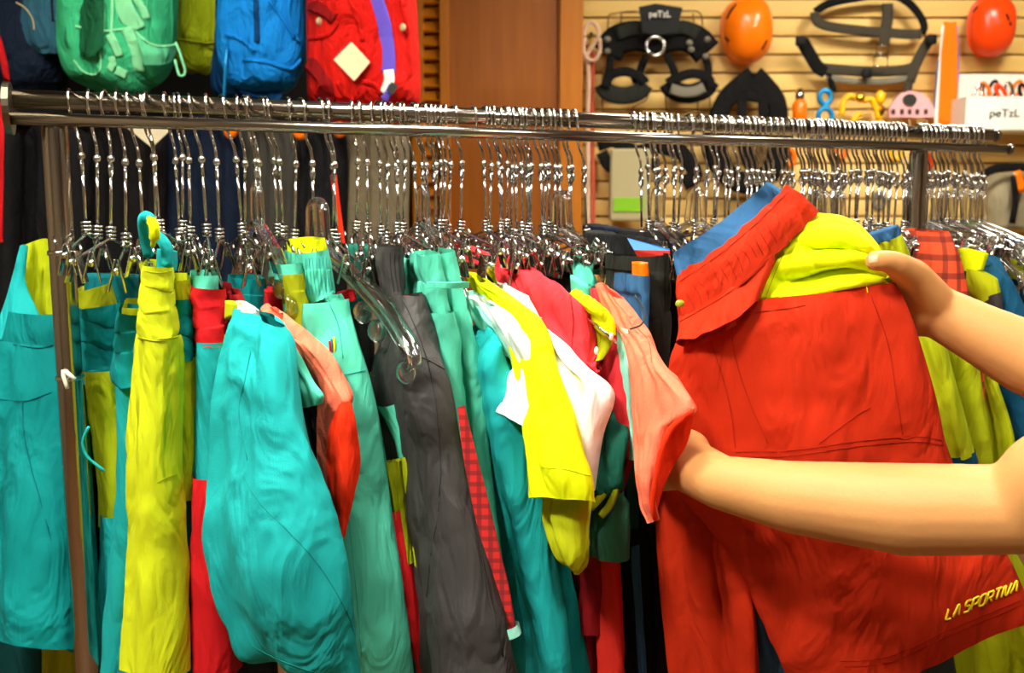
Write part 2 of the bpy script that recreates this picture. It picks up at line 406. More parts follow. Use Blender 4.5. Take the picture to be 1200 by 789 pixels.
# ---------------------------------------------------------------- hangers (prototype parts share their meshes)
WR = .0021
hook = [(-.0155, 0, -.012), (-.0168, 0, 0), (-.012, 0, .0112), (0, 0, .0158), (.012, 0, .0112), (.0168, 0, 0), (.015, .001, -.014), (.007, .003, -.028), (.004, .006, -.042), (.010, .010, -.058), (.012, .011, -.072)]
SX, SY = .012, .011
def proto_meshes():
    H = {}
    H['hook'] = G().tube(hook, WR, 7, sub=3)
    g = G(); g.ball((SX, SY, -.077), (.0052, .0052, .006), 8, 6)
    ring = [(SX + .0075 * math.cos(a), SY, -.091 + .0085 * math.sin(a)) for a in [6.2832 * i / 12 for i in range(12)]]
    g.tube(ring, .0018, 6, closed=True); H['swivel'] = g
    H['shank'] = G().tube([(SX, SY, -.082), (SX, SY, -.178)], .0021, 7)
    g = G()
    for i in range(4):
        g.tube([(SX + .0052 * math.cos(a), SY + .0052 * math.sin(a), -.170 - i * .0052) for a in [6.2832 * j / 10 for j in range(10)]], .0022, 5, closed=True)
    H['coil'] = g
    H['arm'] = G().tube([(-.17, SY, -.212), (-.09, SY, -.2), (-.01, SY, -.188), (SX, SY, -.182), (.034, SY, -.188), (.11, SY, -.2), (.19, SY, -.212)], .0024, 7, sub=3)
    for nm, cx in (('clip', .165), ('clip2', -.145)):
        g = G()
        for s in (-1, 1):
            g.box((cx, SY + s * .006, -.218), (.026, .0015, .04), Matrix.Rotation(.22 * s, 3, 'X'), .0006)
        g.tube([(cx - .012, SY, -.213), (cx + .012, SY, -.213)], .0045, 8)
        g.tube([(cx - .008, SY - .011, -.198), (cx, SY - .013, -.19), (cx + .008, SY - .011, -.198)], .0016, 5, sub=3)
        H[nm] = g
    # clear plastic body
    w = .019
    g = G()
    g.tube([(SX - w - .004, SY, -.162), (SX - w, SY, -.135), (SX - w + .002, SY, -.118), (SX - w + .01, SY, -.110), (SX, SY, -.108), (SX + w - .01, SY, -.110), (SX + w - .002, SY, -.118), (SX + w, SY, -.135), (SX + w + .004, SY, -.162)], .0042, 8, sub=3, flat=(1, 1.5, (0, 1, 0)))
    g.box((SX, SY, -.135), (.012, .005, .05), None, .0015)
    H['neck'] = g
    for s in (-1, 1):
        g = G()
        g.tube([(SX + s * .006, SY, -.163), (SX + s * .03, SY, -.170), (SX + s * .09, SY, -.190), (SX + s * .15, SY, -.216), (SX + s * .195, SY, -.250), (SX + s * .206, SY, -.268), (SX + s * .196, SY, -.279)],
               [.008, .009, .0085, .008, .007, .0055, .004], 8, sub=4, flat=(.55, 1.25, (0, 1, 0)))
        g.tube([(SX + s * .02, SY, -.178), (SX + s * .09, SY, -.206), (SX + s * .15, SY, -.236), (SX + s * .185, SY, -.262)], .003, 6, sub=3)
        H['plastic_arm' + ('' if s > 0 else '2')] = g
    for i, (s, cx, cz) in enumerate(((1, .105, -.232), (1, .135, -.248), (1, .19, -.282), (-1, .12, -.23), (-1, .165, -.253))):
        H['peg' + str(i)] = G().ball((SX + s * cx, SY, cz), (.012, .009, .013), 10, 8)
    return H
HM = {}
for kk, g in proto_meshes().items():
    nm = kk.rstrip('0123456789')
    me = bpy.data.meshes.new(nm); me.from_pydata([tuple(v) for v in g.v], [], g.f)
    bm = bmesh.new(); bm.from_mesh(me); bmesh.ops.recalc_face_normals(bm, faces=bm.faces); bm.to_mesh(me); bm.free()
    for p in me.polygons: p.use_smooth = True
    me.materials.append(clear if nm in ('neck', 'plastic_arm', 'peg') else chrome); HM[kk] = me
def hanger(px, kind, label, group, turn=0, big=None):
    t = tr(px); q = rail_pt(t, 0, ZR)
    rz = math.atan2(ND.y, ND.x) + turn
    o = thing('clip_hanger' if kind == 'm' else 'clear_hanger', label, 'hanger', q, group, rz)
    if kind == 'm': o.scale = (1, 1, rnd.uniform(.93, 1.06)); o.rotation_euler = (rnd.uniform(-.05, .05), rnd.uniform(-.02, .02), rz)
    parts = ['hook', 'swivel', 'shank', 'coil', 'arm', 'clip', 'clip2'] if kind == 'm' else ['hook', 'swivel', 'shank', 'neck', 'plastic_arm', 'plastic_arm2', 'peg0', 'peg1', 'peg2', 'peg3', 'peg4']
    for p in parts:
        c = bpy.data.objects.new(p.rstrip('0123456789'), HM[p]); COL.objects.link(c); c.parent = o
        if big and p not in ('hook', 'swivel', 'shank'): c.scale = (big[0], 1.3, big[1])
    return o
rnd = random.Random(7)
ORD = 'first second third fourth fifth sixth seventh eighth ninth tenth eleventh twelfth thirteenth fourteenth fifteenth sixteenth seventeenth eighteenth nineteenth twentieth'.split()
def run(xs, kind, label, group, jit=.14, off=-8):
    for i, x in enumerate(xs): hanger(x + off, kind, ORD[i] + ' ' + label + ', counted from the end plate', group, turn=rnd.uniform(-jit, jit) * 1.6)
run([92, 113, 132, 146, 158, 172, 180], 'm', 'chrome hanger beside the near upright post', 'hangers beside the post')
run([203, 213, 218, 231, 251, 269, 286, 300, 315, 321, 346, 384, 392], 'm', 'chrome hanger under the lime and blue backpacks', 'hangers under the backpacks')
run([420, 429, 443, 451, 458, 466, 474, 480], 'm', 'chrome hanger bunched before the taupe coat', 'hangers in front of taupe coat')
run([495, 503, 511, 517, 522, 529, 539], 'm', 'chrome hanger bunched before the louvred edge', 'hangers in front of louvres')
run([563, 575, 580, 586, 592, 598, 603, 607, 612, 618, 623, 629, 637, 641, 647, 663, 669, 680], 'm', 'chrome hanger bunched before the door panel', 'hangers in front of door panel')
run([748, 757, 765, 772, 778, 786, 792, 800, 815, 827, 836, 845, 850, 857, 863], 'm', 'chrome hanger below the large black harness', 'hangers below the harness', .3)
run([872, 880, 887, 891, 898, 907, 915, 921, 929, 937, 942, 946, 952, 959, 964], 'm', 'chrome hanger behind the held red shorts', 'hangers behind red shorts')
run([968, 973, 977, 981, 986, 992, 997, 1003, 1009, 1014, 1018, 1022, 1027, 1032, 1037, 1041, 1046, 1052, 1058, 1064], 'm', 'chrome hanger packed before the far post', 'hangers packed by far post', .08)
run([1084, 1091, 1098, 1103, 1108, 1112, 1118, 1124, 1130, 1137, 1142, 1148, 1153], 'm', 'chrome hanger past the far post', 'hangers past far post', .1)
hanger(287, 'c', 'clear plastic hanger behind rolled teal waistbands', None, turn=.1)
hanger(353, 'c', 'clear plastic hanger with its pegged arm beside the mint pants', None, turn=.18, big=(1.62, 1.2))
hanger(484, 'c', 'clear plastic hanger behind twin mint waistbands', None)
hanger(645, 'c', 'clear plastic hanger holding the coral mesh tee', None, turn=.07, big=(1.12, 1.06))
hanger(762, 'c', 'clear plastic hanger with wide neck above blue and red card', None, turn=-.2)
hanger(806, 'c', 'clear plastic hanger hooked below the black harness leg loops', None, turn=.1)
for x, q in ((948, 'nearer the end plate'), (956, 'nearer the far post')): hanger(x - 2, 'c', 'clear plastic hanger behind the red shorts waistband, the one ' + q, 'clear hangers behind the shorts', turn=.03)
hanger(972, 'c', 'clear plastic hanger whose end lies on the orange plaid garment', None)
for i, x in enumerate((1080, 1100, 1114, 1126, 1140)): hanger(x - 2, 'c', ORD[i] + ' clear plastic hanger past the far post, above the petrol jackets', 'clear hangers at rail end', turn=.1)

# ---------------------------------------------------------------- backpacks on the partition
def pack(label, mt, rows, Y, th):
    t = thing('backpack', label, 'backpack', P((rows[-1][0] + rows[-1][1]) / 2, rows[-1][2], Y))
    rr = [([(a, y, Y), ((a + b) / 2, y, Y - .03), (b, y, Y)], h * th) for a, b, y, h in rows]
    body = drape('body', t, mt, rr, ns=22, amp=.006, wr=.012, wscale=7, cap=(True, True))
    return t, body
def strip(name, parent, mt, objs, px, w, th=.003, lift=.004):
    trr = bvh(objs); pts = [onto(trr, p.x, p.y, lift) for p in crv([Vector((x, y, 0)) for x, y in px], 6)]
    pts = [p for p in pts if p is not None]
    if len(pts) < 3: return None
    g = G(); g.tube(pts, w / 2, 8, flat=(1, th / w, (0, -1, 0))); return g.build(name, mt, parent)
np_ = cloth('pack_navy', (16, 28, 46), fold=.8); npt = cloth('pack_teal', (44, 92, 112), fold=.6)
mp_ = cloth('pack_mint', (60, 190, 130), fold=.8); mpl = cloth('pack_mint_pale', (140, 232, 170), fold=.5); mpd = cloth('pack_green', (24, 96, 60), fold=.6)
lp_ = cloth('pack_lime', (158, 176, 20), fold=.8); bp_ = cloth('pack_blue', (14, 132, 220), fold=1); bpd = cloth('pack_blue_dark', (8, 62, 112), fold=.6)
rp_ = cloth('pack_red', (206, 22, 12), fold=1); rpd = cloth('pack_dark_red', (130, 10, 10), fold=.6); purp = cloth('purple', (104, 84, 196), fold=.1); tanc = cloth('tan_cord', (190, 170, 130), fold=.1)
t, b = pack('navy backpack with teal front panel and tan piping', np_, [(-40, 80, -150, 1), (-45, 82, -60, 1), (-45, 82, 20, 1), (-40, 82, 75, .95), (-20, 78, 100, .8), (0, 70, 112, .4)], 2.6, .24)
drape('front_panel', t, npt, [[(14, -80, 2.475), (45, -80, 2.46), (72, -80, 2.475)], [(14, 0, 2.475), (45, 0, 2.455), (74, 0, 2.475)], [(20, 40, 2.48), (48, 45, 2.458), (75, 45, 2.48)], [(40, 60, 2.49), (55, 62, 2.475), (75, 62, 2.49)]], th=.012, amp=.002)
strip('piping', t, tanc, [b], [(75, -20), (78, 20), (81, 45), (83, 60)], .008)
strip('shoulder_strap', t, red, [b], [(-8, 30), (0, 55), (5, 75), (8, 95)], .018)
strip('cord', t, blackpl, PARTS[-1:], [(60, -10), (61, 8), (62, 25)], .006)
strip('zip', t, tanc, PARTS[-1:], [(18, 2), (30, 10), (38, 22), (40, 35)], .004)
t, b = pack('mint green backpack with pale straps and mesh side pocket', mp_, [(84, 210, -160, 1), (80, 210, -60, 1), (80, 209, 10, 1), (80, 207, 50, 1), (84, 202, 80, .9), (95, 188, 98, .75), (110, 165, 106, .4)], 2.55, .24)
drape('shade_panel', t, mpd, [[(84, -60, 2.44), (104, -60, 2.395), (122, -60, 2.385)], [(84, 20, 2.44), (104, 20, 2.395), (122, 20, 2.385)], [(86, 50, 2.44), (104, 54, 2.395), (120, 52, 2.385)], [(90, 66, 2.44), (104, 67, 2.4), (114, 64, 2.39)]], th=.008, amp=.002)  # dark green paints in the shade on this side of the pack
for pl in ([(121, -20), (121, 15), (121, 40)], [(132, -20), (131, 20), (130, 40)]): strip('strap', t, mpl, [b], pl, .008)
strip('strap', t, mpl, [b], [(88, 31), (105, 33), (125, 36), (158, 32)], .006)
for pl, w in (([(138, -10), (146, 12), (155, 26), (160, 35)], .05), ([(128, 40), (134, 52), (140, 66)], .022), ([(148, 34), (156, 52), (160, 68), (163, 84)], .03), ([(156, -5), (166, 8), (172, 22)], .02), ([(130, 66), (132, 74), (128, 82)], .018), ([(136, 82), (142, 85), (148, 88)], .022)):
    strip('strap_panel', t, mpl, [b], pl, w)
drape('mesh_pocket', t, cloth('mesh_mint', (96, 206, 150), bump=1, bscale=300), [[(158, 36, 2.385), (180, 52, 2.4), (207, 52, 2.5)], [(164, 60, 2.385), (185, 62, 2.4), (206, 58, 2.5)], [(168, 76, 2.4), (185, 76, 2.41), (200, 72, 2.48)]], th=.008, amp=.001)
strip('hem', t, mpl, PARTS[-1:], [(159, 37), (168, 46), (180, 53), (195, 54), (206, 52)], .006)
G().tube([P(206, 50, 2.44), P(212, 66, 2.42), P(217, 85, 2.42), P(210, 88, 2.42), P(205, 70, 2.43)], .0035, 6, sub=4).build('pull_loop', mpl, t)
strip('cord', t, mpl, [b], [(118, 42), (117, 58), (118, 76), (113, 87), (98, 84), (86, 70)], .005)
t, b = pack('lime backpack with rounded base and seamed panels', lp_, [(206, 296, -150, 1), (205, 294, -60, 1), (206, 291, 0, 1), (207, 284, 25, .95), (208, 268, 50, .85), (209, 252, 70, .65), (211, 238, 82, .35)], 2.84, .2)
for pl in ([(222, -10), (226, 15), (214, 42)], [(246, -10), (248, 20), (246, 48)], [(207, 46), (225, 48), (245, 50), (262, 44)]): strip('seam_piping', t, limed, [b], pl, .006)
strip('badge', t, limed, [b], [(256, 4), (266, 18), (276, 22), (284, 8)], .008)
t, b = pack('bright blue backpack with dark blue side and loose strap', bp_, [(272, 368, -150, 1), (270, 366, -60, 1), (268, 362, 0, 1), (264, 361, 40, 1), (268, 358, 75, .95), (285, 345, 100, .8), (302, 330, 110, .4)], 2.58, .26)
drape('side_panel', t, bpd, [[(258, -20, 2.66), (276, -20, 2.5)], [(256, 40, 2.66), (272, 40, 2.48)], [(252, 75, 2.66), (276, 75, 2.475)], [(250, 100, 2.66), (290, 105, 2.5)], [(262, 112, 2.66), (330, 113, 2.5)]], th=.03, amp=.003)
strip('strap', t, bpd, [b], [(300, -20), (300, 10), (301, 30), (301, 50)], .014)
for pl in ([(264, 40), (282, 46), (298, 60)], [(284, 70), (310, 72), (340, 80), (352, 70)], [(315, 0), (330, 20), (345, 45)], [(340, -5), (338, 20), (350, 50)]): strip('crease_piping', t, bp_, [b], pl, .01, .006)
G().tube([P(262, 120, 2.44), P(264, 80, 2.43), P(266, 55, 2.44)], .004, 6, sub=4).build('cord', blum, t)
t, b = pack('red backpack with purple strap and hanging white tag', rp_, [(366, 480, -150, 1), (366, 484, -60, 1), (365, 488, 0, 1), (365, 491, 50, 1), (365, 493, 90, 1), (366, 492, 118, .9), (380, 480, 134, .6), (400, 470, 142, .3)], 2.5, .26)
strip('strap', t, purp, [b], [(432, -25), (441, 0), (450, 30), (454, 60), (455, 85)], .036, .005)
strip('strap_end', t, whitep, [b], [(455, 82), (456, 95), (450, 110)], .026, .005, .006)
strip('strap_tip', t, purp, [b], [(460, 100), (455, 108), (450, 117)], .02, .006, .009)
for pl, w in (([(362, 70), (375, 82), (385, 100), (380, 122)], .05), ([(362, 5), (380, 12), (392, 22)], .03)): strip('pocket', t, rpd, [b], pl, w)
for pl in ([(395, 25), (385, 40), (362, 45)], [(408, -5), (418, 20), (425, 48)], [(425, 95), (440, 100), (446, 110)], [(395, 95), (402, 108), (415, 118)], [(470, 0), (478, 40), (480, 90)]): strip('crease_piping', t, rp_, [b], pl, .012, .007)
g = G(); g.plate([P(412, 49, 2.335), P(434, 73, 2.335), P(415, 95, 2.335), P(391, 70, 2.335)], (0, -1, 0), .002); g.build('tag', mat('tag_card', (236, 216, 170), rough=.6), t, smooth=False)
g = G(); g.plate([P(459, 96, 2.345), P(467, 101, 2.345), P(460, 111, 2.345), P(453, 106, 2.345)], (0, -1, 0), .002); g.build('tag_flap', inkm, t, smooth=False)
for x, y in ((374, 25), (404, 32), (472, 32)): G().ball(P(x, y, 2.36), (.008, .005, .01)).build('buckle', tanc, t)
# dark coats on a low rail below the packs
lowz = P(240, 128, 2.45).z
rr_ = thing('wall_rail', 'dark hanging rail below the backpacks', 'rail', Vector((P(240, 100, 2.5).x, 2.5, lowz)))
G().tube([Vector((-1.9, 2.5, lowz)), Vector((P(482, 100, 2.5).x, 2.5, lowz))], .012, 10).build('bar', blackpl, rr_)
[G().tube([Vector((x, 2.5, lowz)), Vector((x, 3.0, lowz))], .01, 8).build('bracket', blackpl, rr_) for x in (-1.5, -.9, -.32)]
COAT_T = []
COATS = [(-60, 30, black, 'black coat on the low rail behind the left post'), (30, 110, black, 'black padded jacket on the low rail under the navy pack'), (100, 200, cloth('coat_soft_black', (16, 15, 16)), 'soft black coat on the low rail under the mint pack'),
         (190, 290, navy, 'navy coat on the low rail under the lime pack'), (280, 352, cloth('coat_grey', (58, 56, 50)), 'grey coat on the low rail under the blue pack'), (340, 410, black, 'black coat between the grey and taupe coats'), (392, 482, tan, 'taupe coat on the low rail under the red pack')]
for i, (a, b2, m_, lb) in enumerate(COATS):
    t = thing('coat', lb, 'coat', P((a + b2) / 2, 420, 2.45)); COAT_T.append(t)
    mx_ = (a + b2) / 2; a += 6; b2 -= 6
    drape('body', t, m_, [([(mx_ - 10, 142, 2.47), (mx_ + 10, 142, 2.46)], .03), ([(a + 12, 152, 2.49), (b2 - 12, 152, 2.42)], .08), ([(a, 175, 2.5), (b2, 175, 2.41)], .06), ([(a, 300, 2.5), (b2 - 1, 300, 2.42)], .07), ([(a, 560, 2.5), (b2 - 1, 560, 2.42)], .07)], amp=.012, freq=2)
    G().tube([P(mx_, 143, 2.5), P(mx_, 134, 2.5), P(mx_ + 4, 127, 2.5), P(mx_, 122, 2.5), P(mx_ - 4, 128, 2.5)], .002, 5, sub=3).build('hanger_hook', chrome, t)
tg = G().plate([P(144, 146, 2.3), P(206, 146, 2.3), P(178, 173, 2.3)], (0, 1, 0), .002).build('tag', mat('cream_card', (206, 194, 160), rough=.7), COAT_T[2], smooth=False)
for x, y in ((270, 153), (352, 155), (398, 152)):
    G().ball(P(x, y, 2.36), (.018, .014, .02), 10, 8).build('orange_toggle', orange_pl, COAT_T[3 if x < 300 else 5 if x < 380 else 6])
o = drape('red_strap', COAT_T[0], red, [[(-6, 120, 2.3), (5, 120, 2.29)], [(-6, 200, 2.3), (4, 200, 2.29)], [(-6, 284, 2.3), (3, 284, 2.29)]], th=.006, amp=0, wr=.001)
o = drape('orange_strap', COAT_T[6], hot, [[(388, 205, 2.2), (394, 205, 2.19)], [(392, 240, 2.2), (398, 240, 2.19)], [(398, 285, 2.2), (404, 285, 2.19)]], th=.006, amp=0, wr=.001)

# ---------------------------------------------------------------- climbing gear on the slat wall
W = 4.06
def T(px, Y=W): return [P(x, y, Y) for x, y in px]
def band(g, px, w, th=.004, Y=W - .02, sub=4):
    g.tube(T(px, Y), w * Y / FPX / 2, 8, flat=(1, .16, (0, -1, 0)), sub=sub); return g
# rope
r = thing('climbing_rope', 'white and red climbing rope doubled over a wall peg beside the door', 'rope', P(690, 420, W - .06))
G().tube(T([(686, 52), (685, 36), (692, 26), (700, 32), (701, 46), (694, 56), (688, 66), (690, 90), (689, 140), (689, 260), (690, 420)], W - .06), .009, 8, sub=4).build('strand', ropem, r)
G().tube(T([(686, 45), (684, 60), (690, 70), (698, 70), (703, 60), (703, 45)], W - .08), .008, 8, sub=4).build('knot_loop', ropem, r)
G().tube(T([(695, 62), (694, 120), (695, 260), (694, 420)], W - .05), .009, 8, sub=4).build('strand', plaid('rope_red', (176, 36, 20), (220, 150, 110), (0, 300), .25), r)
G().tube([P(693, 40, W + .04), P(693, 40, W - .1)], .008, 8).build('peg', chromed, r)
# big harness
h = thing('climbing_harness', 'large black sit harness with steel ring on wire display frame', 'harness', P(770, 120, W - .08))
for px in ([(712, 60), (713, 22), (720, 16), (750, 15), (752, 40)], [(728, 60), (728, 20), (735, 15), (800, 13), (820, 15), (823, 30), (822, 60)], [(812, 16), (814, 40), (813, 60)], [(740, 140), (742, 126), (756, 118), (760, 110)], [(780, 100), (781, 125), (786, 131), (828, 131), (832, 126), (830, 100)], [(818, 140), (818, 110)], [(706, 80), (706, 126), (712, 131), (752, 131)]):
    G().tube(T(px, W - .02), .003, 6, sub=4).build('wire_frame', mat('frame_wire', (110, 78, 30), rough=.4, metal=.6), h)
band(G(), [(712, 64), (722, 48), (745, 42), (770, 46), (796, 42), (816, 48), (829, 62)], 34, Y=W - .07).build('waist_belt', web, h)
band(G(), [(722, 40), (745, 33), (770, 38), (800, 32), (818, 40)], 16, Y=W - .09).build('belt_padding', blackg, h)
g = G().plate(T([(749, 8), (768, 4), (800, 9), (793, 38), (770, 41), (753, 38)], W - .14), (0, 1, 0), .012); g.build('label_card', blackpl, h, smooth=False)
ringp = [P(768 + 10.5 * math.cos(a), 54 + 11 * math.sin(a), W - .15) for a in [6.2832 * i / 24 for i in range(24)]]
G().tube(ringp, .007, 8, closed=True).build('steel_ring', chrome, h)
for px in ([(716, 66), (714, 80), (711, 92)], [(757, 66), (752, 78), (748, 90), (740, 94)], [(781, 64), (788, 78), (792, 88), (800, 92)], [(826, 66), (830, 80), (829, 95)]): band(G(), px, 9, Y=W - .08).build('riser_strap', web, h)
for px in ([(708, 104), (716, 88), (735, 84), (752, 92), (756, 98)], [(782, 98), (792, 92), (812, 86), (830, 92), (833, 104)]): band(G(), px, 11, Y=W - .1).build('leg_strap', web, h)
band(G(), [(706, 98), (712, 108), (730, 112), (748, 108), (756, 98)], 20, Y=W - .09).build('leg_loop', blackg, h)
band(G(), [(782, 96), (790, 106), (808, 110), (826, 104), (833, 94)], 22, Y=W - .09).build('leg_loop', web, h)
band(G(), [(786, 104), (800, 108), (815, 107), (825, 102)], 12, Y=W - .115).build('leg_pad', padg, h)
for x, y in ((712, 46), (712, 60), (829, 46), (827, 66), (808, 50), (810, 58)): G().ball(P(x, y, W - .12), (.014, .01, .012)).build('buckle', padg, h)
def text_obj(s, px, py, Y, hpx, mt, parent, ext=.002, rot=0, name='lettering', spacing=1.0, sx=1.0):
    cu = bpy.data.curves.new('t', 'FONT'); cu.body = s; cu.size = hpx * Y / FPX / .7; cu.extrude = ext; cu.align_x = 'CENTER'; cu.space_character = spacing
    ob = bpy.data.objects.new('t', cu); COL.objects.link(ob); dg = bpy.context.evaluated_depsgraph_get()
    me = bpy.data.meshes.new_from_object(ob.evaluated_get(dg)); bpy.data.objects.remove(ob)
    R_ = Matrix.Rotation(math.radians(90), 3, 'X'); o0 = wo(parent); b_ = P(px, py, Y)
    for v in me.vertices: v.co = R_ @ Vector((v.co.x * sx, v.co.y, v.co.z)) + b_ - o0
    me.name = name; me.materials.clear(); me.materials.append(mt)
    o = bpy.data.objects.new(name, me); COL.objects.link(o); o.parent = parent; ORG[o.name] = o0; return o
text_obj('peTzL', 773, 20, W - .155, 7, whitep, h)
# helmets
def helmet(label, mt, cx, cy, rx, ry, Y, tilt):
    t = thing('climbing_helmet', label, 'helmet', P(cx, cy, Y))
    s = Y / FPX; c = P(cx, cy, Y); vs, fs = [], []; n, m = 28, 12
    for j in range(m + 1):
        v = j / m; a = v * math.pi / 2 * 1.12
        for k_ in range(n):
            b_ = 6.2832 * k_ / n
            w_ = math.sin(min(a, math.pi / 2 * 1.12)); d_ = math.cos(a)
            ex = 1 - .035 * math.cos(4 * b_)
            vs.append(c + Vector((rx * s * w_ * ex * math.cos(b_ + tilt), -d_ * rx * s * .85, ry * s * w_ * ex * math.sin(b_ + tilt) * (1 - .06 * math.sin(b_)))))
    for j in range(m):
        for k_ in range(n): fs.append((j * n + k_, j * n + (k_ + 1) % n, (j + 1) * n + (k_ + 1) % n, (j + 1) * n + k_))
    fs.append(tuple(range(n)))
    sh = mesh_obj('shell', vs, fs, mt, t)
    rim = [vs[m * n + k_] + Vector((0, .004, 0)) for k_ in range(n)]
    G().tube(rim, .007, 6, closed=True).build('rim', mt, t)
    return t, sh, c, s
t, sh, c, s = helmet('bright orange climbing helmet hung on the slat wall', orange_pl, 876, 33, 29, 37, W - .06, .2)
for px in ([(852, 22), (856, 14), (862, 6)], [(850, 44), (854, 48)], [(893, 58), (898, 48)]): seam('vent', t, blackpl, [sh], px + [px[-1]], r=.008)
t, sh, c, s = helmet('red orange climbing helmet with black vents above white shelf', redor_pl, 1163, 29, 26, 34, W - .06, 0)
for px in ([(1141, 14), (1143, 11), (1146, 8)], [(1179, 16), (1181, 20), (1182, 24)], [(1183, 26), (1184, 28), (1184, 30)]): seam('vent', t, blackpl, [sh], px, r=.008)
# belt harness
h = thing('chest_harness', 'grey black webbing harness with buckle spread on the slat wall', 'harness', P(1015, 95, W - .05))
for px, w, m_ in (([(955, 14), (970, 5), (1000, -2), (1040, -6), (1060, 0), (1075, 14), (1083, 30), (1080, 40)], 9, web), ([(955, 14), (957, 24), (972, 31), (1010, 36), (1060, 40), (1080, 40)], 11, webg), ([(1040, 4), (1040, 20), (1037, 40), (1036, 54)], 13, webg), ([(940, 48), (948, 62), (958, 78), (968, 84)], 15, web), ([(962, 80), (985, 82), (1020, 84), (1060, 82), (1075, 76)], 12, webg), ([(1090, 46), (1082, 58), (1073, 76), (1066, 96)], 12, webg), ([(1066, 92), (1064, 106), (1064, 118)], 10, webg), ([(970, 84), (974, 96), (977, 108)], 8, web), ([(968, 90), (1000, 95), (1040, 95), (1066, 91)], 7, padg)):
    band(G(), px, w, Y=W - .04).build('webbing', m_, h)
for x, y, w, hh in ((1034, 58, 14, 10), (1032, 72, 16, 12)):
    G().tube(T([(x - w / 2, y - hh / 2), (x + w / 2, y - hh / 2), (x + w / 2, y + hh / 2), (x - w / 2, y + hh / 2)], W - .08), .004, 6, closed=True).build('buckle', chrome, h)
for x, y in ((938, 48), (1092, 46), (1016, 86)): G().box(P(x, y, W - .07), (.04, .02, .04), None, .006).build('adjuster', blackpl, h)
# second black harness hanging lower
h = thing('climbing_harness', 'black harness hanging lower on the wall below the orange helmet', 'harness', P(880, 210, W - .06))
for px, w in (([(883, 88), (868, 100), (850, 118), (836, 150)], 22), ([(884, 88), (898, 102), (910, 120), (914, 150)], 22), ([(856, 114), (880, 112), (905, 118)], 14), ([(864, 104), (870, 125), (866, 150)], 12), ([(898, 104), (894, 128), (900, 150)], 12), ([(860, 108), (880, 100), (902, 112)], 18), ([(836, 150), (842, 190), (860, 210), (880, 214), (900, 205), (912, 180), (914, 150)], 26), ([(868, 150), (876, 185), (884, 200)], 16), ([(850, 150), (880, 160), (908, 150)], 20)):
    band(G(), px, w, Y=W - .07).build('webbing', web, h)
G().tube([P(884, 86, W + .03), P(884, 86, W - .1)], .006, 8).build('peg', chromed, h)
# small hardware
t = thing('orange_canister', 'small orange bottle with steel cap on the slat wall', 'bottle', P(937, 145, W - .05))
G().tube(T([(937, 146), (937, 143), (937, 122), (937, 117)], W - .06), [.02, .03, .03, .018], 14).build('body', orange_pl, t)
G().tube(T([(937, 118), (937, 112), (937, 104)], W - .06), [.018, .02, .012], 12).build('cap', chrome, t)
t = thing('descender', 'blue figure eight descender hanging on the slat wall', 'descender', P(967, 146, W - .05))
for cy, rx, ry in ((136, 8, 9), (114, 6.5, 8)):
    G().tube([P(967 + rx * math.cos(a), cy + ry * math.sin(a), W - .06) for a in [6.2832 * i / 20 for i in range(20)]], .011, 8, closed=True).build('ring', blum, t)
G().ball(P(967, 125, W - .06), (.018, .012, .016)).build('neck', blum, t)
t = thing('rope_clamp', 'yellow rope clamp with curved handles on the slat wall', 'rope clamp', P(1010, 148, W - .05))
for px in ([(986, 136), (988, 120), (996, 112), (1004, 116)], [(1004, 114), (1012, 118), (1020, 116), (1026, 126), (1030, 140)], [(986, 144), (1000, 148), (1020, 148), (1034, 142)], [(1000, 146), (1002, 138), (1008, 134)]):
    G().tube(T(px, W - .06), .013, 8, sub=4).build('handle', yelp, t)
G().ball(P(1008, 115, W - .09), (.022, .015, .02)).build('pulley', mat('brass', (240, 190, 60), rough=.2, metal=1), t)
t = thing('pulley', 'small yellow pulley hanging beside the rope clamp', 'pulley', P(1032, 130, W - .05))
G().ball(P(1032, 114, W - .06), (.022, .015, .03)).build('side_plate', yelp, t); G().ball(P(1031, 130, W - .06), (.022, .015, .026)).build('wheel', mat('worn_brass', (150, 96, 20), rough=.35, metal=1), t)
t = thing('rigging_plate', 'pink rigging plate with a row of holes and dark round emblem', 'rigging plate', P(1066, 142, W - .05))
poly = [(1040, 138), (1041, 126), (1046, 118), (1054, 110), (1064, 107), (1076, 109), (1086, 116), (1092, 126), (1094, 138)]
g = G(); g.plate(T(poly[:3] + poly[-3:], W - .05), (0, -1, 0), .02); g.build('plate_base', pinkp, t, smooth=False)
g = G(); g.plate(T(poly[2:-2], W - .05), (0, -1, 0), .02); g.build('plate_arch', pinkp, t, smooth=False)
for x in (1047, 1057, 1066, 1075, 1085): G().box(P(x, 131, W - .072), (.016, .006, .022), None, .003).build('hole', mat('hole_brown', (70, 40, 20), rough=.7), t)
em = [P(1066 + 8 * math.cos(a), 117 + 7 * math.sin(a), W - .0745) for a in [6.2832 * i / 20 for i in range(20)]]
G().plate(em, (0, -1, 0), .004).build('emblem', inkm, t, smooth=False)
for i in range(5): G().tube(T([(1046 + i * 10, 139), (1046 + i * 10, 152)], W - .05), .004, 6).build('spike', tanc, t)
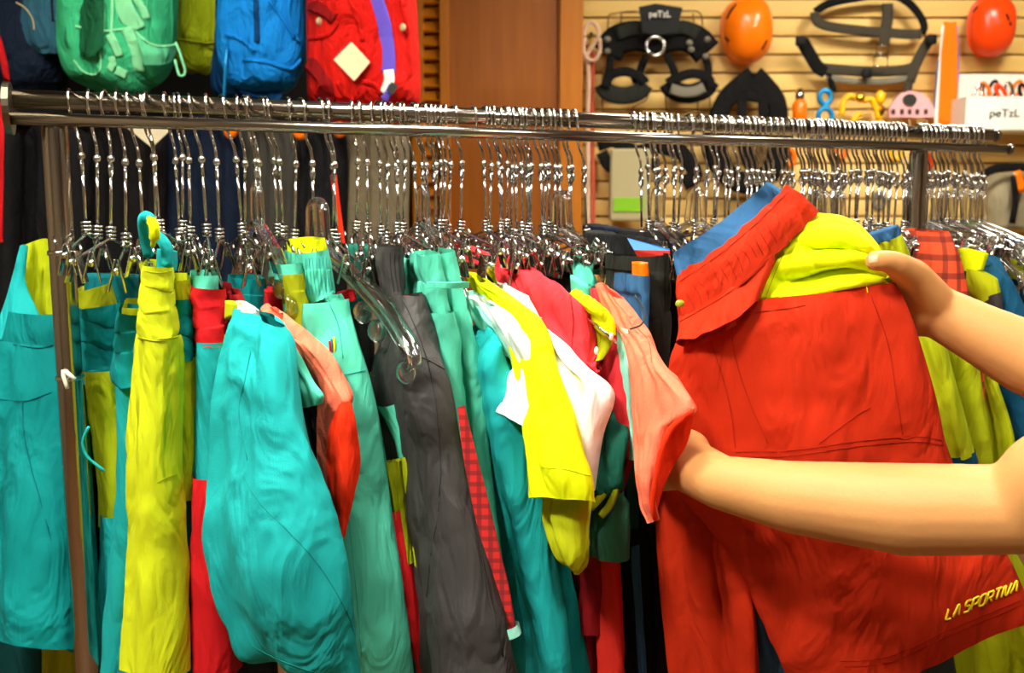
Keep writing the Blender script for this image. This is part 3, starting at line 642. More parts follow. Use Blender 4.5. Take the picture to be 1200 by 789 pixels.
# orange slings
t = thing('sling_bundle', 'bundle of orange slings with blue cord hanging on the slat wall', 'sling', P(1112, 160, W - .06))
for px, w, m_ in (([(1112, 26), (1108, 60), (1106, 100), (1104, 150)], 12, cloth('sling_orange', (250, 120, 14), fold=.1)), ([(1115, 26), (1117, 60), (1116, 110), (1110, 150)], 12, cloth('sling_orange', (250, 120, 14))), ([(1106, 30), (1102, 80), (1098, 130), (1097, 152)], 5, whitep), ([(1120, 30), (1122, 80), (1118, 130)], 4, purp)):
    band(G(), px, w, Y=W - .07).build('sling', m_, t)
band(G(), [(1096, 150), (1104, 156), (1118, 156), (1128, 148)], 18, Y=W - .08).build('buckle_pad', orange_pl, t)
G().tube(T([(1100, 70), (1098, 100), (1096, 130), (1099, 150)], W - .05), .007, 8, sub=4).build('cord', cloth('cord_blue', (60, 90, 190), fold=.1), t)
# white shelf bin with lettering
t = thing('display_bin', 'white display bin with black lettering holding carabiners', 'bin', P(1170, 152, W - .1))
bw = (1262 - 1134) * (W - .2) / FPX; bx_ = P(1198, 132, W - .2).x
zb, zt, zk = P(1198, 152, W - .2).z, P(1198, 113, W - .2).z, P(1198, 86, W - .04).z
G().box((bx_, W - .2, (zb + zt) / 2), (bw, .006, zt - zb), None, .002).build('front_panel', whitep, t, smooth=False)
G().box((bx_, W - .02, (zb + zk) / 2), (bw, .006, zk - zb), None, .002).build('back_panel', whitep, t, smooth=False)
G().box((bx_, W - .11, zb), (bw, .18, .006)).build('base', whitep, t, smooth=False)
for s_ in (-1, 1): G().box((bx_ + s_ * bw / 2, W - .11, (zb + zt) / 2), (.006, .18, zt - zb)).build('side_panel', whitep, t, smooth=False)
text_obj('peTzL', 1177, 137, W - .205, 9, inkm, t, .0015, sx=1.1)
for i in range(8):
    x = 1146 + i * 9; y = 109 - (i % 3) * 2; sk = (-4, 3, -2, 5, 1)[i % 5]
    cc = [P(x + 4.5 * math.cos(a) + sk * math.sin(a), y + 10 * math.sin(a), W - .14 + .03 * (i % 3)) for a in [6.2832 * q / 16 for q in range(16)]]
    o = G().tube(cc, .0075, 7, closed=True).build('carabiner', (chrome, orange_pl, blackpl, redor_pl)[i % 4])
    tag(o, ('steel', 'orange', 'black', 'red')[i % 4] + ' carabiner standing in the white display bin', 'carabiner', 'carabiners in the bin')
# things lower on the wall seen between the hangers
h = thing('climbing_harness', 'black harness on the wall behind hangers below the display frame', 'harness', P(760, 205, W - .06))
for px, w in (([(700, 170), (720, 165), (745, 178), (770, 172), (800, 180)], 16), ([(705, 178), (715, 195), (740, 200), (770, 190)], 14), ([(780, 160), (800, 180), (815, 205), (800, 215)], 18)): band(G(), px, w, Y=W - .07).build('webbing', web, h)
t = thing('package', 'white package with green stripe hanging on the slat wall', 'package', P(735, 250, W - .06))
G().box(P(738, 217, W - .06), (.17, .05, .3), None, .01).build('box', mat('package_white', (176, 164, 120), rough=.6), t, smooth=False)
G().box(P(737, 240, W - .088), (.13, .006, .06), None, .002).build('stripe', limep, t, smooth=False)
t = thing('chalk_bag', 'grey and black chalk bag with orange trim on the slat wall', 'bag', P(1165, 270, W - .1))
drape('body', t, cloth('bag_grey', (150, 140, 110)), [([(1160, 205, W - .1), (1200, 200, W - .1)], .1), ([(1150, 230, W - .1), (1215, 225, W - .1)], .14), ([(1155, 268, W - .1), (1215, 268, W - .1)], .12)], cap=(True, True))
band(G(), [(1140, 215), (1160, 200), (1185, 196), (1215, 196)], 10, Y=W - .2).build('strap', web, t); band(G(), [(1188, 205), (1190, 235), (1186, 262)], 8, Y=W - .2).build('strap', web, t); band(G(), [(1192, 200), (1198, 225)], 9, Y=W - .2).build('trim', orange_pl, t)
GEAR = [(1085, 190, redor_pl, 'red'), (1092, 210, padg, 'grey'), (1050, 178, yelp, 'yellow'), (985, 176, orange_pl, 'orange'), (1030, 235, padg, 'grey'), (925, 185, orange_pl, 'orange')]
for x, y, m_, cn in GEAR:
    cc = [P(x + 6 * math.cos(a), y + 9 * math.sin(a), Y1 - .008) for a in [6.2832 * q / 16 for q in range(16)]]
    o = G().tube(cc, .012, 7, closed=True).build('carabiner', m_); tag(o, cn + ' carabiner on the slat wall behind the packed hangers', 'carabiner', cn + ' carabiners on the wall')
# ---------------------------------------------------------------- garments on the rack
def garment(name, label, cat, px, py, Y, group=None): return thing(name, label, cat, P(px, py, Y), group)
# teal shorts at the rack end (behind the post)
g1 = garment('shorts', 'deep teal shorts with lime inner waistband behind the left post', 'shorts', 45, 740, 1.38)
bk = drape('back_waistband', g1, lime, [[(26, 288, 1.42), (50, 280, 1.44), (72, 282, 1.42)], [(24, 320, 1.41), (50, 318, 1.44), (80, 318, 1.4)], [(18, 368, 1.4), (50, 375, 1.43), (90, 375, 1.38)]], th=.006, amp=.002)
drape('back_panel', g1, turq, [[(24, 290, 1.40), (28, 287, 1.40), (32, 290, 1.405)], [(8, 350, 1.39), (20, 345, 1.385), (30, 330, 1.395)], [(-10, 400, 1.38), (14, 395, 1.36), (48, 372, 1.385)]], th=.006, amp=0, wr=.001)
fb = drape('front_waistband', g1, teal, [[(14, 366, 1.37), (50, 370, 1.345), (98, 366, 1.37)], [(10, 384, 1.37), (50, 388, 1.34), (100, 384, 1.37)], [(4, 402, 1.37), (50, 408, 1.34), (100, 402, 1.37)]], th=.02, amp=.001)
bd = drape('body', g1, teal, [([(2, 398, 1.38), (50, 404, 1.34), (100, 398, 1.38)], .03), ([(-14, 470, 1.38), (45, 470, 1.33), (102, 466, 1.37)], .05), ([(-20, 600, 1.38), (45, 605, 1.31), (108, 600, 1.36)], .07), ([(-20, 748, 1.38), (40, 740, 1.30), (112, 776, 1.36)], .08)], amp=.012, freq=1.6, wr=.01, wscale=6)
for px in ([(0, 468), (30, 470), (60, 460)], [(16, 404), (45, 408), (62, 404)], [(26, 470), (30, 520), (48, 590), (62, 640)]): seam('seam', g1, teal2, [bd, fb], px, .0012)
u1 = garment('pants', 'dark green and lime pants hidden under the teal shorts', 'pants', 40, 789, 1.5)
drape('legs', u1, cloth('bottle', (4, 58, 58)), [([(-10, 650, 1.52), (60, 650, 1.5)], .05), ([(-10, 860, 1.52), (70, 860, 1.5)], .05)]); drape('leg', u1, limed, [([(52, 650, 1.47), (110, 650, 1.46)], .05), ([(52, 860, 1.47), (115, 860, 1.46)], .05)])
# lime and teal pants right behind the post
g2 = garment('pants', 'lime and teal pants with quilted teal waistband just beside the post', 'pants', 120, 789, 1.24)
drape('inner_waist', g2, limed, edge([(84, 124, 340, 1.33), (86, 132, 355, 1.33), (88, 136, 372, 1.33)], 1.33, .16), amp=.001)
drape('waistband', g2, teal, edge([(86, 134, 362), (88, 138, 378), (86, 136, 384), (88, 139, 405), (86, 136, 410), (90, 138, 432), (94, 136, 438), (97, 132, 456)], 1.29, .16), amp=.002, step=4)
drape('upper_leg', g2, lime, edge([(98, 138, 438), (104, 141, 500), (116, 142, 560), (119, 141, 622)], 1.285, .14), amp=.004)
drape('lower_leg', g2, turq, edge([(116, 148, 610), (116, 150, 680), (114, 152, 740), (113, 152, 810)], 1.27, .14), amp=.004)
lp = G().tube([P(104, 500, 1.2), P(97, 518, 1.2), P(102, 535, 1.2), P(122, 552, 1.2)], .002, 6, sub=4).build('drawcord', turq, g2)
g3 = garment('pants', 'teal pants with narrow lime waist edge beside the yellow pants', 'pants', 140, 789, 1.18)
drape('inner_waist', g3, lime, edge([(143, 164, 362), (143, 164, 376)], 1.21, .16), amp=.001)
drape('waistband', g3, teal, edge([(138, 165, 370), (134, 165, 388), (136, 164, 394), (133, 165, 412), (135, 164, 418), (131, 164, 448), (137, 160, 456)], 1.19, .16), amp=.001, step=4)
drape('leg', g3, turq, edge([(138, 163, 450), (140, 166, 560), (132, 166, 650), (122, 164, 740), (116, 160, 810)], 1.2, .16), amp=.004)
# yellow pants
g4 = garment('pants', 'bright yellow pants with three bulging waist gathers', 'pants', 185, 789, 1.05)
wbd = drape('waistband', g4, yel, edge([(169, 202, 314), (166, 204, 328), (168, 203, 338), (165, 204, 343), (163, 206, 358), (166, 204, 366), (163, 208, 371), (161, 211, 390), (165, 208, 399)], 1.06, .2), amp=.001, step=4, wr=.002)
lg = drape('leg', g4, yel, edge([(164, 206, 395), (158, 207, 450), (153, 207, 560), (152, 212, 650), (150, 221, 810)], 1.06, .22), amp=.006, freq=2.5, wr=.006)
seam('seam', g4, limed, [lg], [(184, 566), (196, 560), (208, 556)], .0006); seam('seam', g4, limed, [lg, wbd], [(162, 396), (185, 400), (209, 395)], .0012)
seam('seam', g4, limed, [wbd], [(169, 318), (185, 320), (202, 318)], .0007)
lp4 = garment('belt_loop', 'teal and lime rolled belt on a hanger above the yellow pants', 'belt', 185, 310, 1.12)
G().tube([P(174, 300, 1.13), P(169, 278, 1.12), P(167, 260, 1.11), P(171, 253, 1.105), P(178, 258, 1.1)], .006, 10, sub=4).build('outer_loop', turq, lp4)
G().tube([P(174, 255, 1.095), P(180, 264, 1.09), P(181, 276, 1.09), P(179, 288, 1.1)], [.003, .006, .006, .003], 10, sub=4).build('inner_loop', fluo, lp4); G().tube([P(180, 274, 1.12), P(190, 282, 1.115), P(196, 294, 1.11), P(195, 312, 1.11)], .007, 10, sub=4).build('cord', turq, lp4); drape('tail', lp4, turq, edge([(184, 203, 294), (183, 203, 302), (182, 202, 318)], 1.11, .05), amp=0, cap=(True, True))
# lime teal narrow pants
g5 = garment('pants', 'narrow pants in lime with teal waist and teal lower leg', 'pants', 220, 789, 1.12)
drape('inner_waist', g5, lime, edge([(203, 223, 329), (203, 224, 340), (205, 224, 355)], 1.13, .16), amp=.001)
drape('waistband', g5, teal, edge([(205, 228, 352), (207, 229, 366), (206, 227, 372), (207, 230, 392), (206, 228, 397), (207, 230, 416), (208, 228, 424)], 1.12, .16), amp=.001, step=4)
drape('upper_leg', g5, lime, edge([(204, 230, 420), (203, 231, 500), (204, 230, 590)], 1.12, .16), amp=.005); drape('lower_leg', g5, teal, edge([(206, 230, 582), (206, 229, 680), (208, 232, 810)], 1.125, .16), amp=.004)
# red and turquoise pants
g6 = garment('pants', 'pants with quilted red waistband, turquoise thigh and red lower leg', 'pants', 250, 789, 1.1)
drape('inner_waist', g6, mint, edge([(227, 256, 324), (228, 256, 344)], 1.13, .14), amp=.002)
drape('waistband', g6, red, edge([(227, 264, 340), (224, 266, 352), (227, 264, 361), (226, 266, 366), (226, 267, 383), (229, 265, 388), (228, 267, 402), (231, 264, 409)], 1.1, .18), amp=.001, step=4)
tg6 = drape('thigh', g6, turq, edge([(231, 266, 404), (230, 267, 480), (230, 268, 570)], 1.1, .18), amp=.004); lg6 = drape('lower_leg', g6, red, edge([(229, 269, 566), (228, 270, 650), (228, 276, 730), (229, 284, 810)], 1.095, .18), amp=.004)
for x in (256, 264): seam('staple', g6, mat('tan_thread', (226, 170, 110)), [lg6, tg6], [(x, 573), (x, 579), (x + 1, 585)], .0012)
o = drape('collar', g6, wine, [[(262, 330, 1.25), (278, 345, 1.16)], [(262, 345, 1.25), (285, 365, 1.15)]], th=.012)
# things further back between the waistbands
b1 = garment('pants', 'teal pants waistband standing behind the turquoise jacket', 'pants', 295, 480, 1.27)
drape('waistband', b1, teal, edge([(276, 314, 328), (275, 315, 345), (276, 314, 362), (276, 315, 480)], 1.26, .12), amp=.002)
b2 = garment('pants', 'red waistband between the teal waistband and the lime band', 'pants', 327, 470, 1.24)
drape('waistband', b2, red, edge([(315, 338, 344), (315, 338, 360), (316, 338, 480)], 1.24, .12), amp=.001)
# turquoise jacket
g7 = garment('jacket', 'turquoise jacket with striped collar and angled sleeve seam', 'jacket', 340, 789, 1.06)
drape('rear_sleeve', g7, teal, face([(266, 300, 372, 366), (264, 300, 430), (266, 300, 480), (266, 300, 560), (268, 300, 680)], 1.18, 1.12), th=.03, amp=.004)
drape('collar_stripe', g7, lime, [[(268, 352, 1.13), (280, 356, 1.11)], [(268, 375, 1.13), (279, 370, 1.11)]], th=.014, amp=0, cap=(True, True)); drape('collar', g7, whitec, [[(279, 352, 1.12), (300, 366, 1.09)], [(279, 368, 1.12), (300, 376, 1.09)]], th=.014, amp=0)
drape('rib', g7, limed, edge([(264, 274, 395), (264, 276, 440)], 1.1, .03), amp=.001)
jb = drape('body', g7, turq, [([(280, 360, 1.12), (305, 366, 1.09), (330, 384, 1.07)], .02), ([(281, 385, 1.12), (310, 390, 1.085), (340, 410, 1.06)], .05), ([(272, 450, 1.12), (316, 450, 1.06), (350, 460, 1.05)], .06), ([(268, 550, 1.12), (325, 540, 1.04), (372, 560, 1.05)], .07), ([(268, 650, 1.11), (335, 650, 1.02), (396, 660, 1.05)], .08), ([(284, 742, 1.10), (350, 752, 1.02), (414, 750, 1.05)], .05), ([(290, 760, 1.1), (352, 786, 1.03), (428, 812, 1.05)], .03)], amp=.007, freq=1.4, wr=.008, wscale=7)
for px in ([(283, 555), (305, 590), (340, 625), (375, 665), (405, 715), (416, 745)], [(294, 410), (286, 450), (280, 485), (290, 540)], [(296, 758), (330, 775), (370, 789)]): seam('seam', g7, turqd, [jb], px, .0009)
# coral tee with hot orange sleeve lining
g8 = garment('tee_shirt', 'coral tee shirt with bright orange lined sleeve beside the turquoise jacket', 'shirt', 395, 630, 1.12)
drape('body', g8, coral, [([(308, 358, 1.2), (320, 366, 1.17), (330, 376, 1.14)], .012), ([(316, 374, 1.18), (345, 388, 1.14), (374, 412, 1.11)], .018), ([(328, 398, 1.17), (368, 416, 1.13), (398, 446, 1.105)], .02), ([(350, 440, 1.16), (385, 450, 1.12), (410, 472, 1.095)], .02), ([(364, 490, 1.16), (382, 490, 1.125), (396, 490, 1.11)], .016), ([(370, 560, 1.16), (382, 560, 1.13), (389, 560, 1.12)], .012), ([(384, 615, 1.16), (394, 622, 1.13), (400, 630, 1.12)], .01)], amp=.002, wr=.002)
drape('sleeve_lining', g8, hot, [([(400, 476, 1.1), (406, 471, 1.095), (411, 468, 1.095)], .008), ([(388, 500, 1.105), (404, 497, 1.095), (417, 496, 1.1)], .012), ([(384, 540, 1.11), (404, 540, 1.1), (421, 540, 1.11)], .016), ([(388, 580, 1.11), (402, 580, 1.1), (413, 580, 1.11)], .014), ([(396, 628, 1.12), (400, 630, 1.115), (403, 628, 1.12)], .008)], amp=.002)
drape('inner_layer', g8, mint, [([(326, 400, 1.1), (336, 396, 1.09), (344, 404, 1.085)], .008), ([(340, 430, 1.11), (354, 432, 1.09), (364, 442, 1.085)], .01), ([(344, 458, 1.1), (362, 458, 1.085), (378, 462, 1.075)], .012), ([(350, 478, 1.1), (365, 476, 1.085), (379, 472, 1.08)], .008)], amp=.001)
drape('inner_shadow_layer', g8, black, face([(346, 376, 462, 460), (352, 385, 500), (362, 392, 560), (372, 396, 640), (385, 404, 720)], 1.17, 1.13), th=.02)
# yellow band pants & mint pants
g10 = garment('pants', 'crinkled mint pants with lime waistband behind coral shoulder', 'pants', 355, 430, 1.18)
drape('inner_waist', g10, mint, edge([(330, 355, 310), (332, 357, 328)], 1.18, .12), amp=.002); drape('waistband', g10, limed, edge([(335, 359, 322), (337, 361, 340), (338, 361, 344), (340, 365, 362), (341, 366, 380), (344, 364, 385)], 1.165, .14), amp=.001, step=4)
drape('leg', g10, mint, edge([(346, 368, 380), (348, 376, 420), (355, 390, 520)], 1.19, .14), amp=.004)
g11 = garment('pants', 'long mint pants with ribbed waistband and open zip pocket', 'pants', 430, 789, 1.180)
drape('inner_waist', g11, fluo, edge([(350, 383, 282), (352, 386, 300)], 1.210, .14), amp=.001)
w11 = drape('waistband', g11, mint, edge([(352, 388, 296), (355, 392, 315), (356, 392, 320), (358, 396, 345), (362, 397, 352)], 1.190, .16), amp=.001, step=5)
for i in range(9): seam('rib', g11, turq, [w11], [(358 + i * 4, 302), (360 + i * 4, 325), (363 + i * 4, 346)], .0006)
m11 = drape('leg', g11, mint, [([(350, 352, 1.270), (378, 350, 1.180), (400, 350, 1.190)], .05), ([(352, 400, 1.290), (390, 395, 1.180), (420, 400, 1.180)], .06), ([(360, 470, 1.310), (405, 460, 1.180), (440, 470, 1.180)], .07), ([(370, 560, 1.320), (415, 560, 1.180), (456, 560, 1.180)], .07), ([(380, 680, 1.320), (425, 680, 1.170), (470, 680, 1.180)], .07), ([(390, 810, 1.320), (435, 810, 1.170), (490, 810, 1.180)], .07)], amp=.006, wr=.007)
drape('zip_pocket', g11, black, [[(382, 384, 1.165), (388, 382, 1.160)], [(384, 400, 1.160), (394, 396, 1.155)], [(387, 420, 1.162), (391, 418, 1.160)]], th=.006, amp=0, cap=(True, True))
for c_, m_ in ((0, red), (2.5, blue), (5, fluo)): G().tube([P(386 + c_, 400 - c_, 1.140), P(387 + c_, 408, 1.138), P(387.5 + c_ * .6, 418, 1.142)], .0014, 5, sub=3).build('zip_cord', m_, g11)
for px in ([(402, 440), (420, 436), (436, 432)], [(384, 352), (396, 380), (402, 420)], [(408, 600), (416, 680), (424, 770)]): seam('seam', g11, turq, [m11], px, .0007)
# red stripe, lime sleeve
g12 = garment('jacket', 'mint jacket with lime yellow cuff panel beside the grey pants', 'jacket', 490, 789, 1.190)
drape('sleeve', g12, mint, face([(430, 460, 455, 475), (436, 474, 500), (445, 484, 538)], 1.280, 1.180), th=.03, amp=.003); drape('cuff_panel', g12, lime, face([(450, 484, 534), (458, 497, 600), (468, 504, 690), (478, 514, 810)], 1.260, 1.170), th=.03, amp=.004)
drape('cuff_lining', g12, limed, face([(452, 470, 540), (460, 476, 600), (468, 484, 660)], 1.180, 1.170), th=.012)
g12b = garment('pants', 'red pants leg showing as a strip beside the mint pants', 'pants', 480, 789, 1.180)
drape('leg', g12b, red, face([(452, 464, 600), (455, 478, 660), (460, 490, 720), (465, 508, 810)], 1.200, 1.165), th=.03, amp=.003)
# charcoal waistband behind the clear hanger
g14 = garment('pants', 'charcoal pants waistband behind the pegged clear hanger', 'pants', 425, 460, 1.3)
drape('waistband', g14, grayd, edge([(398, 440, 360), (404, 446, 400), (408, 450, 445), (415, 458, 520)], 1.26, .1), amp=.001); drape('trim', g14, teal, edge([(396, 436, 352), (397, 438, 366)], 1.25, .1), amp=.001)
drape('red_tag', g14, red, edge([(402, 420, 342), (404, 424, 354)], 1.24, .03), amp=0, cap=(True, True)); drape('side_piping', g14, limed, edge([(438, 446, 440), (444, 450, 462)], 1.2, .03), amp=0)
# grey pants
g15 = garment('pants', 'charcoal grey pants with gathered waistband and ruffled seam', 'pants', 545, 789, 1.14)
w15 = drape('waistband', g15, gray, edge([(454, 476, 290), (451, 480, 305), (454, 481, 320), (457, 483, 338), (462, 480, 348)], 1.2, .12), amp=.002, step=5)
for i in range(5): seam('gather', g15, grayd, [w15], [(457 + i * 5, 296), (458 + i * 5, 318), (462 + i * 4.4, 342)], .0009)
m15 = drape('leg', g15, gray, [([(468, 352, 1.24), (480, 344, 1.19), (494, 347, 1.17)], .024), ([(468, 392, 1.26), (490, 384, 1.17), (510, 392, 1.155)], .045), ([(452, 445, 1.28), (498, 436, 1.15), (523, 446, 1.145)], .055), ([(460, 540, 1.28), (510, 540, 1.14), (540, 545, 1.145)], .05), ([(474, 640, 1.28), (525, 640, 1.12), (560, 640, 1.14)], .055), ([(488, 810, 1.27), (550, 810, 1.11), (606, 810, 1.13)], .07)], amp=.008, freq=2.1, wr=.010, wscale=6)
for px in ([(468, 345), (482, 372), (500, 420), (510, 470), (516, 540), (514, 600)], [(492, 418), (506, 424), (526, 436)], [(524, 430), (536, 500), (552, 580), (570, 680), (590, 770)], [(514, 600), (505, 650), (500, 700)]): seam('ruffled_seam', g15, grayl, [m15], px, .0015)
# mint pants with two rolled waists, plaid cuff
g17 = garment('pants', 'mint pants with tied double waistbands and plaid leg lining', 'pants', 595, 745, 1.14)
drape('waistband', g17, mint, edge([(500, 522, 298), (502, 526, 316), (507, 528, 328), (508, 530, 334), (508, 532, 352), (513, 534, 366), (517, 534, 372)], 1.17, .1), amp=.002, step=5)
drape('waistband', g17, mint, edge([(518, 540, 296), (522, 546, 316), (526, 546, 328), (527, 549, 334), (532, 552, 352), (536, 553, 362), (538, 553, 368)], 1.185, .1), amp=.002, step=5)
drape('tie', g17, mint, [[(502, 330, 1.15), (525, 331, 1.13), (548, 330, 1.16)], [(502, 337, 1.15), (525, 338, 1.13), (548, 337, 1.16)]], th=.012, amp=0, cap=(True, True))
drape('leg', g17, mint, edge([(516, 537, 368), (516, 545, 400), (524, 551, 460), (532, 558, 500), (546, 572, 580), (566, 590, 660), (584, 604, 738)], 1.15, .12), amp=.004, wr=.006)
drape('leg', g17, mint, edge([(537, 554, 364), (543, 563, 400), (552, 574, 460), (562, 580, 520), (572, 588, 600), (580, 600, 680), (588, 610, 748)], 1.18, .12), amp=.004, wr=.006)
drape('plaid_lining', g17, plaid_red, face([(536, 545, 478, 476), (542, 558, 530), (551, 571, 580), (564, 585, 640), (574, 597, 690), (584, 605, 736)], 1.10, 1.10), th=.006, amp=0, wr=.001)
drape('cuff', g17, mintl, face([(582, 608, 736, 730), (585, 611, 748, 742)], 1.102, 1.098), th=.02, amp=0)
# teal pants
g18 = garment('pants', 'smooth teal pants with two overlapping legs beside plaid lining', 'pants', 640, 789, 1.15)
m18 = drape('leg', g18, turq, [([(556, 384, 1.32), (572, 384, 1.24), (586, 396, 1.21)], .02), ([(556, 420, 1.3), (576, 420, 1.2), (598, 440, 1.17)], .045)] + face([(560, 608, 480, 486), (568, 618, 540), (578, 630, 610), (588, 646, 690), (596, 662, 810)], 1.28, 1.15), th=.05, amp=.006, wr=.005)
drape('leg', g18, teal, [([(562, 378, 1.36), (580, 380, 1.28), (598, 396, 1.25)], .02), ([(570, 420, 1.34), (590, 420, 1.26), (612, 446, 1.22)], .045)] + face([(584, 622, 490, 500), (600, 638, 570), (616, 653, 650), (630, 668, 720), (640, 684, 810)], 1.3, 1.2), th=.05, amp=.006)
# polos
g19 = garment('polo_shirt', 'white polo shirt with pale mint collar before the yellow polo', 'shirt', 600, 500, 1.12)
drape('collar', g19, mintl, [([(545, 342, 1.28), (560, 350, 1.25), (580, 365, 1.22)], .02), ([(560, 375, 1.26), (585, 385, 1.22), (608, 400, 1.18)], .02), ([(570, 392, 1.25), (590, 410, 1.21), (608, 428, 1.18)], .012)], amp=.002)
w19 = drape('body', g19, whitec, [([(552, 346, 1.26), (576, 358, 1.215), (600, 378, 1.19)], .012), ([(575, 370, 1.24), (600, 385, 1.18), (622, 405, 1.15)], .02), ([(609, 422, 1.2), (620, 428, 1.165), (632, 438, 1.145)], .02), ([(598, 448, 1.18), (616, 458, 1.15), (637, 470, 1.13)], .024), ([(584, 480, 1.17), (612, 496, 1.14), (642, 514, 1.12)], .026)], amp=.002, wr=.002)
drape('body_lower', g19, cloth('sage', (110, 128, 96)), face([(596, 640, 495, 510), (612, 645, 545), (625, 648, 590)], 1.24, 1.19), th=.03)
g20 = garment('polo_shirt', 'fluorescent yellow polo shirt with turned sleeve hem', 'shirt', 670, 660, 1.1)
y20 = drape('shoulder', g20, fluo, [([(544, 318, 1.36), (556, 322, 1.33), (570, 330, 1.29)], .012), ([(566, 345, 1.32), (590, 352, 1.25), (616, 362, 1.2)], .02), ([(590, 378, 1.26), (615, 385, 1.2), (640, 395, 1.16)], .03), ([(612, 430, 1.2), (632, 432, 1.15), (655, 440, 1.13)], .04), ([(622, 500, 1.16), (648, 500, 1.12), (678, 500, 1.11)], .05), ([(634, 552, 1.15), (660, 552, 1.10), (690, 560, 1.11)], .05), ([(634, 577, 1.15), (662, 578, 1.1), (696, 588, 1.11)], .05)], amp=.003)
drape('under_sleeve', g20, yel, [([(642, 575, 1.16), (668, 580, 1.13), (692, 586, 1.14)], .03), ([(646, 600, 1.16), (668, 605, 1.125), (690, 605, 1.13)], .035), ([(655, 640, 1.15), (670, 645, 1.13), (690, 635, 1.13)], .03), ([(676, 658, 1.15), (682, 663, 1.14), (688, 658, 1.14)], .02)], amp=.005, wr=.006)
seam('hem_stitch', g20, yel, [y20], [(635, 548), (662, 550), (692, 558)], .0009)
g21 = garment('polo_shirt', 'white polo shirt between the yellow and red polos', 'shirt', 690, 530, 1.16)
drape('body', g21, whitec, [([(556, 322, 1.42), (575, 330, 1.36), (600, 345, 1.31)], .012), ([(590, 345, 1.34), (620, 362, 1.27), (645, 385, 1.22)], .02), ([(620, 395, 1.26), (652, 410, 1.2), (684, 432, 1.15)], .03), ([(632, 460, 1.22), (680, 450, 1.16), (717, 462, 1.13)], .045), ([(645, 520, 1.2), (680, 515, 1.15), (706, 515, 1.14)], .05), ([(660, 590, 1.2), (682, 585, 1.16), (697, 575, 1.15)], .03)], amp=.006)
g22 = garment('polo_shirt', 'bright red polo shirt with sharp folded sleeve corner', 'shirt', 660, 430, 1.2)
r22 = drape('body', g22, crim, [([(532, 288, 1.52), (550, 296, 1.46), (572, 308, 1.4)], .012), ([(556, 308, 1.46), (600, 316, 1.36), (640, 330, 1.28)], .02), ([(590, 330, 1.38), (635, 340, 1.27), (676, 352, 1.2)], .03), ([(618, 360, 1.33), (655, 372, 1.24), (688, 385, 1.18)], .035), ([(640, 388, 1.28), (665, 400, 1.22), (696, 425, 1.17)], .03), ([(672, 408, 1.23), (690, 424, 1.18), (702, 436, 1.165)], .012)], amp=.005)
seam('seam', g22, wine, [r22], [(668, 345), (672, 375), (670, 408)], .0012); seam('seam', g22, wine, [r22], [(598, 318), (608, 340), (622, 352)], .0012)
drape('sleeve_lining', g22, wine, [[(672, 412, 1.2), (688, 424, 1.17), (702, 436, 1.155)], [(674, 422, 1.2), (690, 434, 1.18), (702, 442, 1.16)]], th=.01, amp=0)
g23 = garment('pants', 'black pants bundled over a hanger behind the red polo', 'pants', 648, 350, 1.38)
drape('roll', g23, blackg, edge([(622, 668, 292), (621, 672, 305), (624, 668, 325), (622, 676, 340), (630, 690, 352)], 1.38, .12), amp=.003, cap=(True, True)); drape('roll', g23, black, edge([(662, 688, 325), (660, 692, 340), (668, 692, 352)], 1.34, .1), amp=.002)
# crimson tee with mint collar
g24 = garment('tank_top', 'crimson tank top with mint and yellow inner bands', 'shirt', 720, 600, 1.16)
drape('collar_roll', g24, mint, edge([(671, 690, 306, 1.36), (673, 700, 314, 1.34), (678, 706, 328, 1.33), (684, 706, 338, 1.33)], 1.33, .06), amp=.002, wr=.006, cap=(True, True))
drape('mint_band', g24, mint, face([(671, 691, 322, 336), (672, 690, 340, 356)], 1.26, 1.23), th=.014, amp=0, cap=(True, True))
drape('yellow_band', g24, fluo, face([(671, 700, 340, 362), (674, 716, 352, 376), (678, 719, 366, 394)], 1.24, 1.15), th=.014, amp=.001, cap=(True, True))
drape('yellow_panel', g24, lime, face([(674, 714, 362, 388), (680, 714, 380, 402), (690, 708, 402, 416), (700, 704, 416, 422)], 1.25, 1.165), th=.01, amp=.001)
drape('body', g24, crim, [([(690, 336, 1.32), (705, 342, 1.28), (728, 352, 1.24)], .012), ([(704, 360, 1.28), (718, 368, 1.23), (738, 375, 1.2)], .02), ([(712, 400, 1.25), (728, 400, 1.2), (742, 405, 1.18)], .025), ([(700, 430, 1.24), (722, 430, 1.19), (744, 440, 1.17)], .03), ([(704, 480, 1.24), (726, 480, 1.18), (748, 490, 1.16)], .03), ([(716, 540, 1.22), (730, 540, 1.18), (750, 530, 1.16)], .02)], amp=.003)
drape('side_trim', g24, mintl, edge([(735, 741, 386), (736, 742, 430), (738, 746, 490), (742, 753, 540)], 1.15, .03), amp=0)
G().tube([P(680, 367, 1.22), P(700, 382, 1.15), P(716, 396, 1.14), P(722, 402, 1.15)], .002, 6, sub=3).build('hanger_wire', chrome, g24)
for x, y in ((716, 394), (699, 411)): G().ball(P(x, y, 1.14), (.003, .003, .005)).build('rivet', whitep, g24)
g25 = garment('tee_shirt', 'forest green tee shirt with olive trim hanging below the white polo', 'shirt', 720, 655, 1.16)
drape('sleeve', g25, dgreen, [([(706, 470, 1.22), (720, 462, 1.2), (735, 480, 1.19)], .012), ([(704, 520, 1.2), (722, 515, 1.16), (736, 510, 1.16)], .03), ([(698, 570, 1.19), (712, 566, 1.16), (730, 545, 1.16)], .03), ([(694, 584, 1.19), (704, 580, 1.17), (716, 570, 1.17)], .02)], amp=.003)
